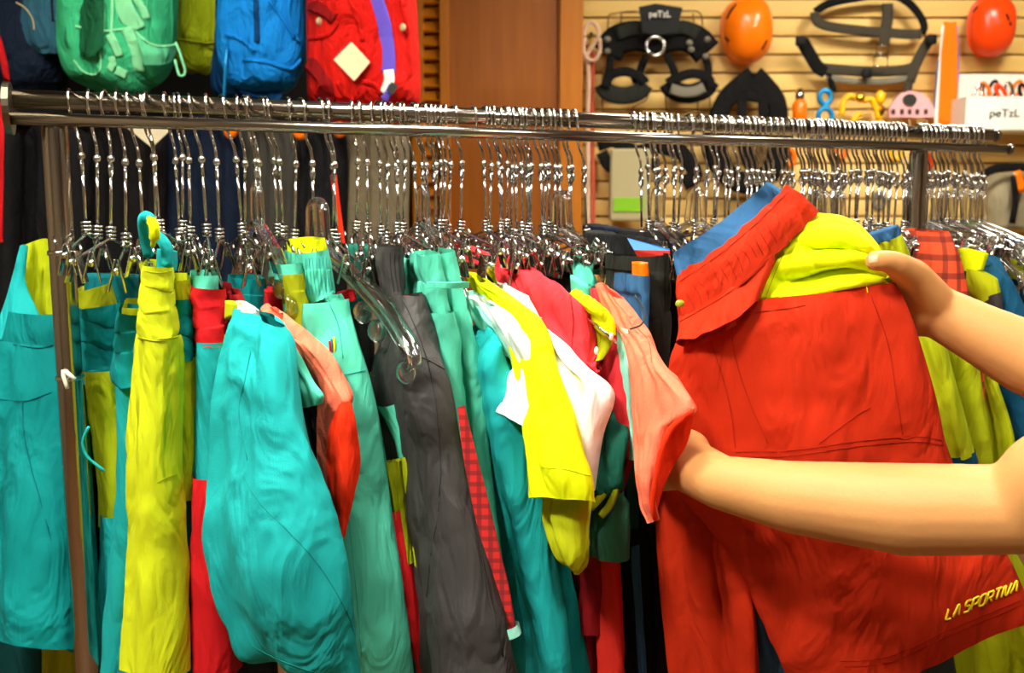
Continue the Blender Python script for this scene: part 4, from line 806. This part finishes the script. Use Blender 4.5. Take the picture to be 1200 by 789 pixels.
drape('lower_sleeve', g25, cloth('sea_green', (60, 128, 104)), [([(706, 585, 1.22), (720, 570, 1.19), (738, 590, 1.18)], .03), ([(702, 620, 1.21), (718, 620, 1.18), (738, 625, 1.17)], .04), ([(700, 648, 1.21), (718, 652, 1.18), (737, 656, 1.17)], .04)], amp=.003)
for px in ([(716, 560), (706, 580), (692, 596)], [(724, 565), (716, 590), (704, 605)]): G().tube([P(x, y, 1.155) for x, y in px], .005, 8, sub=4).build('olive_trim', limed, g25)
drape('lining', g25, wine, face([(694, 742, 545, 520), (692, 740, 580, 545), (690, 716, 612, 590), (690, 702, 632, 625)], 1.22, 1.19), th=.02)
drape('rear_panel', g25, cloth('deep_forest', (10, 62, 54)), face([(716, 748, 545, 535), (722, 746, 580), (732, 742, 620)], 1.24, 1.21), th=.02)
o = drape('red_tab', g25, red, face([(694, 712, 490, 480), (694, 706, 560)], 1.185, 1.175), th=.012, amp=.001)
# coral mesh tee
g26 = garment('mesh_shirt', 'coral mesh tee shirt with bright red sleeve opening around the forearm', 'shirt', 770, 615, 1.1)
c26 = drape('body', g26, coral, [([(700, 332, 1.25), (712, 340, 1.22), (728, 350, 1.19)], .012), ([(708, 352, 1.24), (728, 360, 1.19), (752, 382, 1.15)], .02), ([(724, 378, 1.2), (748, 396, 1.15), (770, 412, 1.12)], .025), ([(740, 420, 1.15), (765, 430, 1.1), (790, 445, 1.05)], .024), ([(744, 470, 1.13), (778, 468, 1.06), (813, 481, 1.015)], .02), ([(747, 520, 1.12), (764, 510, 1.07), (780, 505, 1.035)], .018), ([(751, 560, 1.1), (760, 556, 1.06), (768, 550, 1.04)], .016), ([(756, 590, 1.09), (760, 588, 1.06), (765, 585, 1.045)], .012), ([(762, 612, 1.07), (766, 612, 1.06), (770, 610, 1.05)], .008)], amp=.002, wr=.002)
rim = [(812, 482), (800, 490), (785, 505), (775, 530), (769, 560), (765, 585), (766, 600), (768, 608)]
drape('sleeve_lining', g26, hot, [[(813, 482, 1.02), (798, 487, 1.026), (782, 500, 1.03)], [(812, 494, 1.03), (795, 500, 1.032), (776, 515, 1.034)], [(805, 520, 1.04), (788, 528, 1.04), (770, 540, 1.04)], [(788, 548, 1.045), (777, 556, 1.045), (766, 568, 1.045)], [(776, 575, 1.05), (770, 582, 1.05), (764, 592, 1.05)], [(768, 606, 1.055), (766, 608, 1.055), (764, 612, 1.055)]], th=.006, amp=0, wr=.001)
g = G(); g.tube([P(x, y, 1.014 + .005 * i) for i, (x, y) in enumerate(rim)], .0035, 8, sub=4); g.build('sleeve_rim', hot, g26)
seam('seam', g26, hot, [c26], [(746, 384), (760, 400), (764, 425)], .0006)
G().tube([P(744, 346, 1.12), P(755, 366, 1.11), P(752, 380, 1.1), P(738, 386, 1.1)], .0012, 6, sub=4).build('loop_thread', inkm, g26)
# dark things low in the middle
LOW = [(wine, 'dark red pants leg hanging low under the yellow sleeve', [(648, 676, 630), (655, 694, 700), (662, 690, 810)], 1.3, 1.22), (wine, 'wine red sleeve hanging low under the green tee', [(672, 700, 640, 650), (678, 702, 690), (682, 692, 720), (684, 688, 745)], 1.26, 1.2),
       (dgreen, 'dark green pants leg low between red garments', [(678, 706, 650), (686, 700, 730), (688, 704, 810)], 1.33, 1.28), (cloth('rib_red', (200, 40, 30)), 'red ribbed cord pants leg hanging low', [(703, 712, 645), (706, 716, 720), (710, 722, 810)], 1.27, 1.2),
       (black, 'black pants hanging low beside the red ribbed leg', [(706, 760, 560), (716, 765, 680), (722, 770, 810)], 1.36, 1.3), (blue, 'narrow blue pants leg between black garments', [(743, 746, 640), (746, 751, 720), (751, 757, 810)], 1.255, 1.25), (blackg, 'black trousers low between the red shorts hem and lime pants', [(940, 1100, 640), (950, 1110, 720), (960, 1125, 815)], 1.48, 1.42), (black, 'black pants hanging low behind the red shorts', [(752, 800, 560), (758, 805, 680), (765, 812, 810)], 1.34, 1.26)]  # wide black cloth by the shorts hem is added to darken the gap
for m_, lb, rows, a, b in LOW:
    t = garment('pants', lb, 'pants', rows[-1][1], 789, b); drape('leg', t, m_, face(rows, a, b), th=.012 if m_ is blue else .03, amp=.005)
# rolled black pants and blue roll by the held shorts
g27 = garment('pants', 'black pants with rolled waistband beside the held shorts', 'pants', 780, 460, 1.26)
drape('waistband', g27, blackg, edge([(762, 796, 300), (762, 800, 318), (764, 798, 326), (762, 803, 345), (764, 797, 368), (766, 800, 378), (764, 798, 410), (770, 792, 440), (778, 788, 460)], 1.22, .14), amp=.002, step=5); drape('top_fold', g27, black, edge([(752, 792, 280, 1.3), (756, 794, 306, 1.28)], 1.3, .2), amp=.002, cap=(True, True))
g28 = garment('shorts', 'blue rolled shorts with an orange tab beside the black waistband', 'shorts', 758, 390, 1.2)
drape('roll', g28, blue, edge([(752, 766, 324), (750, 766, 342), (753, 764, 350), (752, 764, 368), (755, 762, 392)], 1.19, .08), amp=.001, step=5); drape('tab', g28, orange_pl, edge([(752, 765, 308), (752, 765, 326)], 1.195, .03), amp=0, cap=(True, True))
card = thing('size_card', 'blue and red folded card lying on the hangers beside held shorts', 'card', P(760, 300, 1.3))
G().plate([P(735, 279, 1.3), P(785, 292, 1.26), P(785, 294, 1.26), P(743, 293, 1.28)], (0, 1, 0), .004).build('blue_half', mat('card_blue', (20, 110, 190), rough=.5), card, smooth=False); G().plate([P(743, 293, 1.28), P(785, 294, 1.26), P(784, 302, 1.26), P(748, 302, 1.28)], (0, 1, 0), .004).build('red_half', mat('card_red', (196, 44, 30), rough=.5), card, smooth=False)
# ---------------------------------------------------------------- garments past the held shorts
g30 = garment('shorts', 'lime shorts with blue waistband behind the hand', 'shorts', 1120, 560, 1.4)
drape('waistband', g30, blue, face([(1006, 1052, 278, 264), (1010, 1056, 290, 277)], 1.42, 1.38), th=.03, amp=.001, cap=(True, True)); drape('waist_panel', g30, lime, face([(1010, 1056, 288, 275), (1020, 1066, 312, 298), (1030, 1078, 345, 330)], 1.42, 1.38), th=.03, amp=.002)
drape('body', g30, lime, face([(1020, 1090, 330, 345), (1030, 1112, 420), (1050, 1128, 480), (1070, 1142, 532)], 1.42, 1.36), th=.05, amp=.006); drape('hem', g30, petrol, face([(1070, 1142, 530), (1072, 1146, 545)], 1.42, 1.36), th=.05, amp=.001)
g31 = garment('pants', 'long lime pants hanging behind the forearm', 'pants', 1160, 789, 1.45)
drape('leg', g31, lime, face([(1060, 1140, 400), (1080, 1160, 520), (1090, 1175, 620), (1100, 1215, 700), (1110, 1230, 815)], 1.5, 1.42), th=.05, amp=.008, wr=.008)
g32 = garment('shirt', 'orange and brown plaid shirt under a clear hanger end', 'shirt', 1120, 480, 1.48)
drape('body', g32, plaid_org, [([(1062, 268, 1.6), (1085, 270, 1.55), (1108, 272, 1.5)], .02), ([(1066, 300, 1.6), (1092, 300, 1.54), (1118, 305, 1.48)], .04), ([(1080, 360, 1.6), (1106, 360, 1.53), (1130, 365, 1.47)], .05), ([(1096, 440, 1.6), (1120, 440, 1.52), (1142, 445, 1.46)], .05), ([(1104, 485, 1.6), (1128, 488, 1.52), (1146, 490, 1.46)], .04)], amp=.002)
drape('blue_tab', g32, petrol, edge([(1058, 1070, 286), (1060, 1072, 305)], 1.44, .04), amp=0, cap=(True, True))
g33 = garment('jacket', 'petrol jacket with lime shoulder panels and grey inset', 'jacket', 1180, 789, 1.5)
drape('body', g33, petrol, [([(1112, 284, 1.7), (1140, 292, 1.64), (1168, 302, 1.58)], .03), ([(1116, 320, 1.7), (1150, 330, 1.6), (1184, 335, 1.54)], .05), ([(1124, 380, 1.68), (1166, 385, 1.58), (1204, 390, 1.52)], .06), ([(1135, 470, 1.68), (1180, 470, 1.58), (1225, 470, 1.52)], .06), ([(1145, 640, 1.68), (1190, 640, 1.58), (1240, 640, 1.52)], .06)], amp=.004)
drape('shoulder_panel', g33, fluo, [[(1124, 290, 1.6), (1140, 293, 1.57), (1158, 298, 1.545)], [(1124, 316, 1.6), (1138, 318, 1.57), (1152, 316, 1.55)]], th=.012, amp=0); drape('chest_panel', g33, lime, [[(1134, 315, 1.575), (1150, 318, 1.55), (1168, 328, 1.525)], [(1134, 335, 1.575), (1152, 335, 1.545), (1172, 345, 1.52)], [(1146, 352, 1.565), (1154, 354, 1.545), (1164, 348, 1.53)]], th=.012, amp=0)
drape('grey_inset', g33, gray, [[(1152, 356, 1.56), (1164, 346, 1.53), (1174, 342, 1.52)], [(1152, 380, 1.56), (1166, 378, 1.53), (1176, 372, 1.52)]], th=.012, amp=0); drape('lime_side', g33, lime, face([(1126, 1140, 326, 334), (1132, 1150, 345, 352), (1140, 1158, 375)], 1.59, 1.56), th=.012)
drape('lower_panel', g33, lime, face([(1146, 1166, 440), (1150, 1186, 500), (1150, 1196, 560)], 1.5, 1.48), th=.02, amp=.003)
g34 = garment('jacket', 'petrol jacket with narrow lime stripe at the rack end', 'jacket', 1215, 700, 1.6)
drape('body', g34, petrol, [([(1155, 282, 1.8), (1185, 290, 1.74), (1225, 300, 1.66)], .03), ([(1165, 330, 1.8), (1200, 330, 1.7), (1245, 340, 1.62)], .06), ([(1175, 640, 1.8), (1220, 640, 1.7), (1260, 640, 1.62)], .06)], amp=.003)
drape('stripe', g34, lime, [[(1184, 302, 1.68), (1205, 306, 1.66)], [(1190, 322, 1.68), (1208, 326, 1.65)]], th=.05, amp=0)
g35 = garment('shirt', 'red shirt folded over the hangers above the petrol jackets', 'shirt', 1145, 300, 1.75)
drape('body', g35, cloth('brick', (170, 60, 36)), face([(1106, 1164, 272, 292), (1108, 1166, 280, 300)], 1.8, 1.7), th=.03, amp=.001, cap=(True, True))
g36 = garment('shirt', 'leaf green shirt collar under the clear hangers', 'shirt', 1130, 275, 1.85)
drape('body', g36, cloth('leaf', (110, 140, 30)), face([(1106, 1142, 262, 264), (1108, 1146, 275, 279)], 1.85, 1.8), th=.03, amp=.001, cap=(True, True))
# teal and dark things peeking between the hangers
PEEK = [(black, 'black pants deep behind the held shorts waistband', [(776, 860, 320), (770, 850, 420), (770, 860, 600)], 1.62, 1.56), (mint, 'small mint waistband between the clips by the grey waistband', [(482, 500, 300, 303), (486, 508, 345)], 1.32, 1.28), (dgreen, 'forest green waistband between hanger clips', [(418, 450, 285, 292), (420, 448, 330)], 1.38, 1.33),  # black cloth behind the held shorts is added to darken the gap there
        (red, 'red waistband edge between mint pants', [(476, 486, 345), (478, 490, 372)], 1.3, 1.27), (black, 'black waistband beside the mint double waistbands', [(484, 504, 330), (492, 514, 400)], 1.34, 1.3), (blackg, 'black waistband on hangers left of the held shorts', [(690, 760, 270, 285), (692, 765, 320)], 1.52, 1.42),
        (black, 'black jacket on hangers below the clear hanger neck', [(720, 800, 268, 276), (725, 810, 330)], 1.6, 1.5), (navy, 'navy waistband behind the red polo shoulder', [(688, 720, 262, 268), (690, 722, 300)], 1.62, 1.56), (black, 'black pants behind the rolled teal waistbands', [(262, 345, 380), (270, 350, 470)], 1.4, 1.34),
        (teal2, 'deep teal pants behind the yellow pants gathers', [(104, 160, 320, 322), (100, 160, 360)], 1.42, 1.4), (black, 'black pants behind the left post', [(95, 150, 400), (100, 160, 810)], 1.5, 1.48), (black, 'black pants deep behind the turquoise jacket', [(256, 300, 440), (258, 320, 810)], 1.36, 1.3),
        (black, 'black pants deep behind the mint pants', [(400, 480, 430), (420, 520, 810)], 1.46, 1.4), (black, 'black pants deep behind teal pants', [(540, 640, 420), (570, 690, 810)], 1.5, 1.44), (teal2, 'deep teal pants low between grey and teal pants', [(575, 618, 640), (585, 625, 700)], 1.34, 1.3)]
for m_, lb, rows, a, b in PEEK:
    t = garment('pants', lb, 'pants', rows[-1][1], rows[-1][2], b); drape('cloth', t, m_, face(rows, a, b), th=.04, amp=.004, cap=(True, False))
# ---------------------------------------------------------------- the held shorts
hs = garment('held_shorts', 'red orange shorts with yellow yoke and blue lining held up by hand', 'shorts', 950, 700, 1.08)
drape('back_waistband', hs, blue, [[(789, 297, 1.2), (835, 268, 1.24), (872, 238, 1.25), (899, 213, 1.2)], [(790, 308, 1.2), (840, 280, 1.23), (880, 248, 1.24), (912, 220, 1.18)], [(794, 328, 1.19), (845, 300, 1.22), (890, 262, 1.22), (928, 232, 1.16)]], th=.005, amp=.001, wr=.001)
fw = drape('front_waistband', hs, shorts, [[(794, 328, 1.17), (838, 300, 1.125), (884, 262, 1.12), (926, 220, 1.14)], [(793, 345, 1.16), (845, 312, 1.11), (895, 270, 1.105), (938, 229, 1.135)], [(794, 362, 1.155), (850, 327, 1.105), (902, 282, 1.1), (948, 238, 1.135)], [(796, 379, 1.15), (856, 343, 1.1), (908, 298, 1.1), (958, 248, 1.14)]], th=.016, amp=.0035, freq=8, wr=.004, wscale=26)
yk0 = drape('side_panel', hs, shorts, [[(796, 376, 1.145), (835, 358, 1.11), (870, 332, 1.096), (908, 299, 1.096)], [(796, 390, 1.125), (836, 376, 1.085), (868, 354, 1.08), (898, 327, 1.085)], [(794, 404, 1.115), (836, 392, 1.07), (866, 374, 1.07), (888, 354, 1.08)]], th=.014, amp=.002)
yk = drape('yoke', hs, fluo, [[(955, 250, 1.15), (930, 274, 1.128), (904, 302, 1.115), (882, 355, 1.112)], [(982, 254, 1.13), (965, 275, 1.085), (952, 292, 1.105), (942, 308, 1.082), (930, 330, 1.112), (920, 350, 1.08)], [(1006, 265, 1.13), (994, 280, 1.072), (985, 292, 1.094), (976, 303, 1.068), (966, 318, 1.1), (958, 345, 1.065)], [(1022, 284, 1.12), (1016, 292, 1.065), (1012, 298, 1.08), (1008, 304, 1.06), (1003, 314, 1.08), (997, 338, 1.055)], [(1034, 306, 1.11), (1034, 316, 1.08), (1036, 324, 1.065), (1048, 331, 1.07)]], th=.012, amp=.001, wr=.003, wscale=9, seed=5)
mb = drape('body', hs, shorts, [([(792, 402, 1.145), (840, 386, 1.11), (888, 353, 1.09), (960, 344, 1.065), (1049, 331, 1.07)], .016), ([(786, 425, 1.15), (840, 415, 1.11), (900, 395, 1.085), (970, 380, 1.06), (1064, 362, 1.07)], .03), ([(780, 480, 1.16), (840, 475, 1.12), (910, 465, 1.085), (990, 455, 1.06), (1090, 448, 1.07)], .045), ([(776, 540, 1.17), (840, 538, 1.12), (920, 535, 1.085), (1010, 535, 1.06), (1113, 538, 1.07)], .05), ([(830, 606, 1.17), (880, 606, 1.12), (960, 608, 1.085), (1050, 610, 1.065), (1148, 600, 1.07)], .05), ([(866, 650, 1.16), (920, 668, 1.11), (990, 670, 1.08), (1080, 668, 1.06), (1180, 652, 1.07)], .05), ([(894, 712, 1.15), (950, 735, 1.1), (1020, 735, 1.07), (1110, 718, 1.06), (1198, 690, 1.07)], .05), ([(930, 780, 1.14), (968, 795, 1.1), (1030, 790, 1.07), (1120, 754, 1.06), (1207, 717, 1.07)], .05)], amp=.003, freq=1.6, wr=.007, wscale=7, ns=26, step=7)
bl = drape('rear_leg', hs, shorts, [([(770, 540, 1.24), (820, 545, 1.21), (870, 550, 1.2)], .04), ([(774, 620, 1.24), (815, 625, 1.2), (862, 630, 1.19)], .05), ([(780, 700, 1.24), (820, 705, 1.2), (868, 710, 1.19)], .05), ([(790, 812, 1.24), (838, 815, 1.2), (888, 818, 1.19)], .05)], amp=.005)
drape('pleat', hs, shorts, [([(842, 600, 1.17), (860, 606, 1.15), (878, 612, 1.15)], .02), ([(842, 640, 1.17), (860, 645, 1.15), (874, 650, 1.16)], .025), ([(852, 700, 1.17), (866, 702, 1.15), (880, 705, 1.16)], .02), ([(868, 812, 1.17), (878, 814, 1.155), (888, 815, 1.16)], .02)], amp=.004, wr=.006)
drape('lining', hs, blue, [([(872, 640, 1.21), (890, 645, 1.2), (905, 650, 1.2)], .02), ([(872, 720, 1.21), (905, 720, 1.2), (930, 725, 1.2)], .02), ([(876, 812, 1.21), (930, 812, 1.2), (985, 812, 1.2)], .02)], amp=.004)
for px in ([(796, 330), (838, 302), (884, 264), (925, 223)], [(797, 377), (857, 341), (908, 297), (956, 249)]): seam('stitch', hs, shortsd, [fw, yk0], px, .0008, .002)
for px in ([(890, 352), (900, 326), (912, 300)], [(896, 352), (905, 328), (917, 300)]): seam('stitch', hs, limed, [yk], px, .0006)
SM = [[(856, 375), (862, 420), (880, 475), (900, 520)], [(832, 398), (846, 440), (856, 480), (862, 525)], [(862, 530), (930, 528), (1000, 518), (1070, 512), (1104, 516)], [(862, 536), (930, 534), (1000, 524), (1070, 518), (1106, 522)], [(1020, 345), (1040, 400), (1050, 460), (1058, 510)], [(885, 366), (920, 362), (944, 358)], [(984, 775), (1040, 770), (1110, 740), (1196, 704)], [(990, 782), (1044, 776), (1112, 746), (1198, 709)], [(960, 520), (1000, 490), (1020, 478)]]
for px in SM: seam('stitch', hs, shortsd, [mb], px, .0006, .0008)
for k_ in range(13):
    f_ = k_ / 12; x0_, y0_ = 806 + f_ * 96, 350 - f_ * 78
    seam('gather', hs, shortsd, [fw], [(x0_ - 3, y0_ - 8 - 3 * math.sin(k_ * 2.1)), (x0_ + 3 + 2 * math.sin(k_), y0_ + 1), (x0_ + 9, y0_ + 13 + 3 * math.sin(k_ * 1.3))], .0007, .0003)
seam('bar_tack', hs, threadm, [yk, mb], [(1015, 334), (1016, 338), (1017, 343)], .0011)
G().ball(P(797, 356, 1.135), (.006, .003, .005)).build('snap', mat('snap_green', (150, 170, 50), rough=.3), hs)
# embroidered lettering on the hem
ST = {'L': [[(0, 1), (0, .1), (.1, 0), (.75, 0)]], 'A': [[(0, 0), (.3, .9), (.45, 1), (.6, .9), (.85, 0)]], 'S': [[(.8, 1), (.15, 1), (0, .85), (.05, .55), (.7, .5), (.8, .3), (.7, 0), (0, 0)]], 'P': [[(0, 0), (0, 1), (.7, 1), (.8, .85), (.75, .45), (.1, .42)]],
      'O': [[(.1, 0), (0, .15), (0, .85), (.1, 1), (.7, 1), (.8, .85), (.8, .15), (.7, 0), (.1, 0)]], 'R': [[(0, 0), (0, 1), (.7, 1), (.8, .8), (.7, .48), (.1, .45)], [(.35, .45), (.85, 0)]], 'T': [[(0, 1), (.9, 1)], [(.45, 1), (.45, 0)]], 'I': [[(.1, 1), (.1, 0)]], 'V': [[(0, 1), (.25, .1), (.4, 0), (.55, .1), (.85, 1)]]}
adv = {'I': .35, ' ': .45}
tree = bvh([mb]); g = G(); pos = 0; word = 'LA SPORTIVA'; tot = sum(adv.get(ch, 1.1) for ch in word) - .25
bx0, by0, bx1, by1 = 1108, 727, 1191, 693; uxp, uyp = (bx1 - bx0) / tot, (by1 - by0) / tot
for ch in word:
    for s_ in ST.get(ch, []):
        pp = []
        for (x, y), (x2, y2) in zip(s_, s_[1:]):
            for q in range(3): pp.append((x + (x2 - x) * q / 3, y + (y2 - y) * q / 3))
        pp.append(s_[-1]); pts = []
        for x, y in pp:
            lx = pos + x + .18 * y; hpt = onto(tree, bx0 + uxp * lx + 2.2 * y, by0 + uyp * lx - 12.5 * y, .0012)
            if hpt: pts.append(hpt)
        if len(pts) > 1: g.tube(pts, .0013, 6)
    pos += adv.get(ch, 1.1)
if g.v: g.build('embroidered_lettering', threadm, hs)
# ---------------------------------------------------------------- the person
def capsules(segs):
    """overlapping tapered limbs: (point a, radius a, point b, radius b)"""
    g = G()
    for a, ra, b, rb in segs:
        a, b = Vector(a), Vector(b); d = b - a; n = max(2, int(d.length / min(ra, rb) * 1.5) + 1)
        for i in range(n + 1):
            f = i / n; g.ball(a.lerp(b, f), ra + (rb - ra) * f, 14, 10)
        if d.length > 1e-5: g.tube([a, b], [ra, rb], 18)
    return g
def fused(name, g, mt, parent, voxel, smooth=6):
    o = g.build('tmp', mt, None)
    m = o.modifiers.new('r', 'REMESH'); m.mode = 'VOXEL'; m.voxel_size = voxel
    m2 = o.modifiers.new('s', 'SMOOTH'); m2.factor = .5; m2.iterations = smooth
    dg = bpy.context.evaluated_depsgraph_get(); me = bpy.data.meshes.new_from_object(o.evaluated_get(dg))
    old = o.data; bpy.data.objects.remove(o); bpy.data.meshes.remove(old)
    me.name = name; org = wo(parent)
    for v in me.vertices: v.co -= org
    for p in me.polygons: p.use_smooth = True
    me.materials.clear(); me.materials.append(mt)
    ob = bpy.data.objects.new(name, me); COL.objects.link(ob); ob.parent = parent; ORG[ob.name] = org
    return ob
hips = Vector((.98, .86, .92))
pe = thing('person', 'person reaching in from the side with bare arms, holding up red shorts', 'person', (hips.x, hips.y, 0))
def px_r(p, Y): return p * Y / FPX
LSH, RSH = Vector((.80, .70, 1.38)), Vector((.94, 1.05, 1.40)); CH = (LSH + RSH) / 2
segs = []
# left arm: wrist in the coral sleeve, forearm across, elbow at the frame edge
lw_, lf1, lf2, le = P(846, 566, 1.02), P(930, 583, .97), P(1060, 597, .91), P(1196, 597, .86)
segs += [(P(806, 545, 1.1), .033, lw_, px_r(33, 1.02)), (lw_, px_r(33, 1.02), lf1, px_r(44, .97)), (lf1, px_r(44, .97), lf2, px_r(56, .91)), (lf2, px_r(56, .91), le, px_r(54, .86)), (le, px_r(54, .86), P(1235, 560, .84), .045), (P(1235, 560, .84), .045, LSH, .055)]
palm = P(800, 545, 1.11); segs += [(palm, .03, P(778, 525, 1.16), .024), (palm, .03, P(776, 556, 1.16), .022)]
for i, (x, y) in enumerate(((752, 506), (744, 525), (742, 545), (748, 564))):
    k1 = P(x + 14, y, 1.19 + .004 * i); k2 = P(x + 6, y - 6, 1.215); k3 = P(x + 12, y - 12, 1.235)
    segs += [(P(778 - i, 522 + 10 * i, 1.165), .013, k1, .0105), (k1, .0105, k2, .009), (k2, .009, k3, .008)]
segs += [(P(812, 526, 1.1), .021, P(800, 510, 1.14), .014), (P(800, 510, 1.14), .014, P(786, 496, 1.17), .0105)]
# right arm: wrist, hand pinching the yoke
rw, rf1, re_ = P(1102, 367, 1.1), P(1150, 392, 1.08), P(1330, 470, 1.02)
segs += [(rw, px_r(31, 1.1), rf1, px_r(36, 1.08)), (rf1, px_r(36, 1.08), P(1205, 420, 1.06), px_r(44, 1.06)), (P(1205, 420, 1.06), px_r(44, 1.06), P(1280, 452, 1.03), .044), (P(1280, 452, 1.03), .044, re_, .04), (re_, .04, RSH, .052)]
segs += [(rw, .03, P(1080, 350, 1.11), .029), (P(1080, 350, 1.11), .029, P(1064, 346, 1.135), .024), (rw, .029, P(1076, 372, 1.125), .024)]
segs += [(P(1088, 350, 1.09), .026, P(1070, 324, 1.07), .02), (P(1070, 324, 1.07), .02, P(1050, 310, 1.045), .0145), (P(1050, 310, 1.045), .0145, P(1040, 306, 1.04), .0125), (P(1040, 306, 1.04), .0125, P(1026, 306, 1.035), .0118), (P(1080, 362, 1.1), .028, P(1070, 345, 1.1), .024)]
for i in range(4):
    a = P(1066 + i * 2, 322 + i * 17, 1.145); b = P(1030 + i * 4, 316 + i * 17, 1.165); c2 = P(1008 + i * 5, 318 + i * 16, 1.16); d2 = P(994 + i * 6, 322 + i * 15, 1.145)
    segs += [(a, .0125, b, .0105), (b, .0105, c2, .0095), (c2, .0095, d2, .0085)]
# torso, neck, head, legs
face_dir = Vector((-.93, .37, 0)).normalized(); side = Vector((face_dir.y, -face_dir.x, 0))
neck = CH + Vector((0, 0, .06)); head = CH + Vector((0, 0, .22)) + face_dir * .03
segs += [(LSH, .055, RSH, .055), (CH - Vector((0, 0, .04)), .1, CH - Vector((0, 0, .22)), .11), (CH - Vector((0, 0, .22)), .11, hips, .12), (CH + (LSH - CH) * .5 - Vector((0, 0, .06)), .085, hips + (LSH - CH) * .45, .1), (CH + (RSH - CH) * .5 - Vector((0, 0, .06)), .085, hips + (RSH - CH) * .45, .1), (CH, .06, neck + Vector((0, 0, .05)), .052)]
segs += [(head + Vector((0, 0, .03)), .083, head + Vector((0, 0, .03)) - face_dir * .02, .085), (head + face_dir * .025 - Vector((0, 0, .05)), .058, head - Vector((0, 0, .03)), .068), (head + face_dir * .05 - Vector((0, 0, .085)), .03, head + face_dir * .03 - Vector((0, 0, .07)), .04), (head + face_dir * .085 - Vector((0, 0, .0)), .010, head + face_dir * .1 - Vector((0, 0, .03)), .014)]
for s_ in (-1, 1):
    segs += [(head + side * (.083 * s_) - Vector((0, 0, .02)), .014, head + side * (.086 * s_) + Vector((0, 0, .015)), .016)]
    hp = hips + side * (.09 * s_); kn = hp + Vector((0, 0, -.42)) + face_dir * .02; an = kn + Vector((0, 0, -.4)) - face_dir * .02
    segs += [(hp, .085, kn, .058), (kn, .058, kn.lerp(an, .35), .056), (kn.lerp(an, .35), .056, an, .036), (an - Vector((0, 0, .05)), .034, an + face_dir * .12 - Vector((0, 0, .065)), .028)]
body = fused('body', capsules(segs), skin, pe, .0038, 5)
# nail on the thumb
tree = bvh([body]); npts = []; nn = 0
vs, fs = [], []
for j in range(5):
    for i in range(5):
        x = 1018 + i * 2.6; y = 300 + j * 2.1 - (i * .4)
        e = ((i - 2) / 2) ** 2 * .18 * (j - 2) if i == 0 else 0
        h_ = onto(tree, x + e, y, .0009)
        vs.append(h_ if h_ and h_.y < 1.06 else P(1020, 305, 1.03))
for j in range(4):
    for i in range(4): fs.append((j * 5 + i, j * 5 + i + 1, (j + 1) * 5 + i + 1, (j + 1) * 5 + i))
mesh_obj('thumb_nail', vs, fs, nailm, pe)
# clothes and hair (mostly beyond the frame)
sg = [(LSH, .066, LSH.lerp(P(1235, 560, .84), .5), .06), (RSH, .064, RSH.lerp(re_, .45), .058), (LSH, .066, RSH, .066), (CH - Vector((0, 0, .04)), .11, CH - Vector((0, 0, .22)), .122), (CH - Vector((0, 0, .22)), .122, hips, .132), (CH + (LSH - CH) * .5 - Vector((0, 0, .06)), .096, hips + (LSH - CH) * .45, .112), (CH + (RSH - CH) * .5 - Vector((0, 0, .06)), .096, hips + (RSH - CH) * .45, .112)]
fused('tee_shirt', capsules(sg), cloth('grey_tee', (120, 122, 128)), pe, .008, 4)
sg = []
for s_ in (-1, 1):
    hp = hips + side * (.09 * s_); kn = hp + Vector((0, 0, -.42)) + face_dir * .02; an = kn + Vector((0, 0, -.4)) - face_dir * .02
    sg += [(hp + Vector((0, 0, .02)), .112, kn, .075), (kn, .075, an, .06)]
    sh_ = [(an - Vector((0, 0, .045)) - face_dir * .03, .042, an + face_dir * .14 - Vector((0, 0, .055)), .036)]
    fused('shoe', capsules(sh_), blackpl, pe, .006, 3)
sg += [(hips + side * .05, .125, hips - side * .05, .125)]
fused('trousers', capsules(sg), cloth('denim', (40, 52, 80)), pe, .009, 4)
hs_ = [(head + Vector((0, 0, .05)) - face_dir * .02, .088, head + Vector((0, 0, .02)) - face_dir * .035, .085), (head + Vector((0, 0, .075)) + face_dir * .03, .058, head + Vector((0, 0, .06)), .08)]
fused('hair', capsules(hs_), hairm, pe, .005, 3)
g = G()
for s_ in (-1, 1): g.ball(head + face_dir * .078 + side * (.031 * s_) + Vector((0, 0, .008)), .012)
g.build('eyes', mat('eye', (40, 30, 24), rough=.2), pe)
G().tube([head + face_dir * .083 + side * .024 - Vector((0, 0, .06)), head + face_dir * .09 - Vector((0, 0, .062)), head + face_dir * .083 - side * .024 - Vector((0, 0, .06))], .005, 6, sub=3).build('mouth', mat('lips', (170, 88, 76), rough=.4), pe)
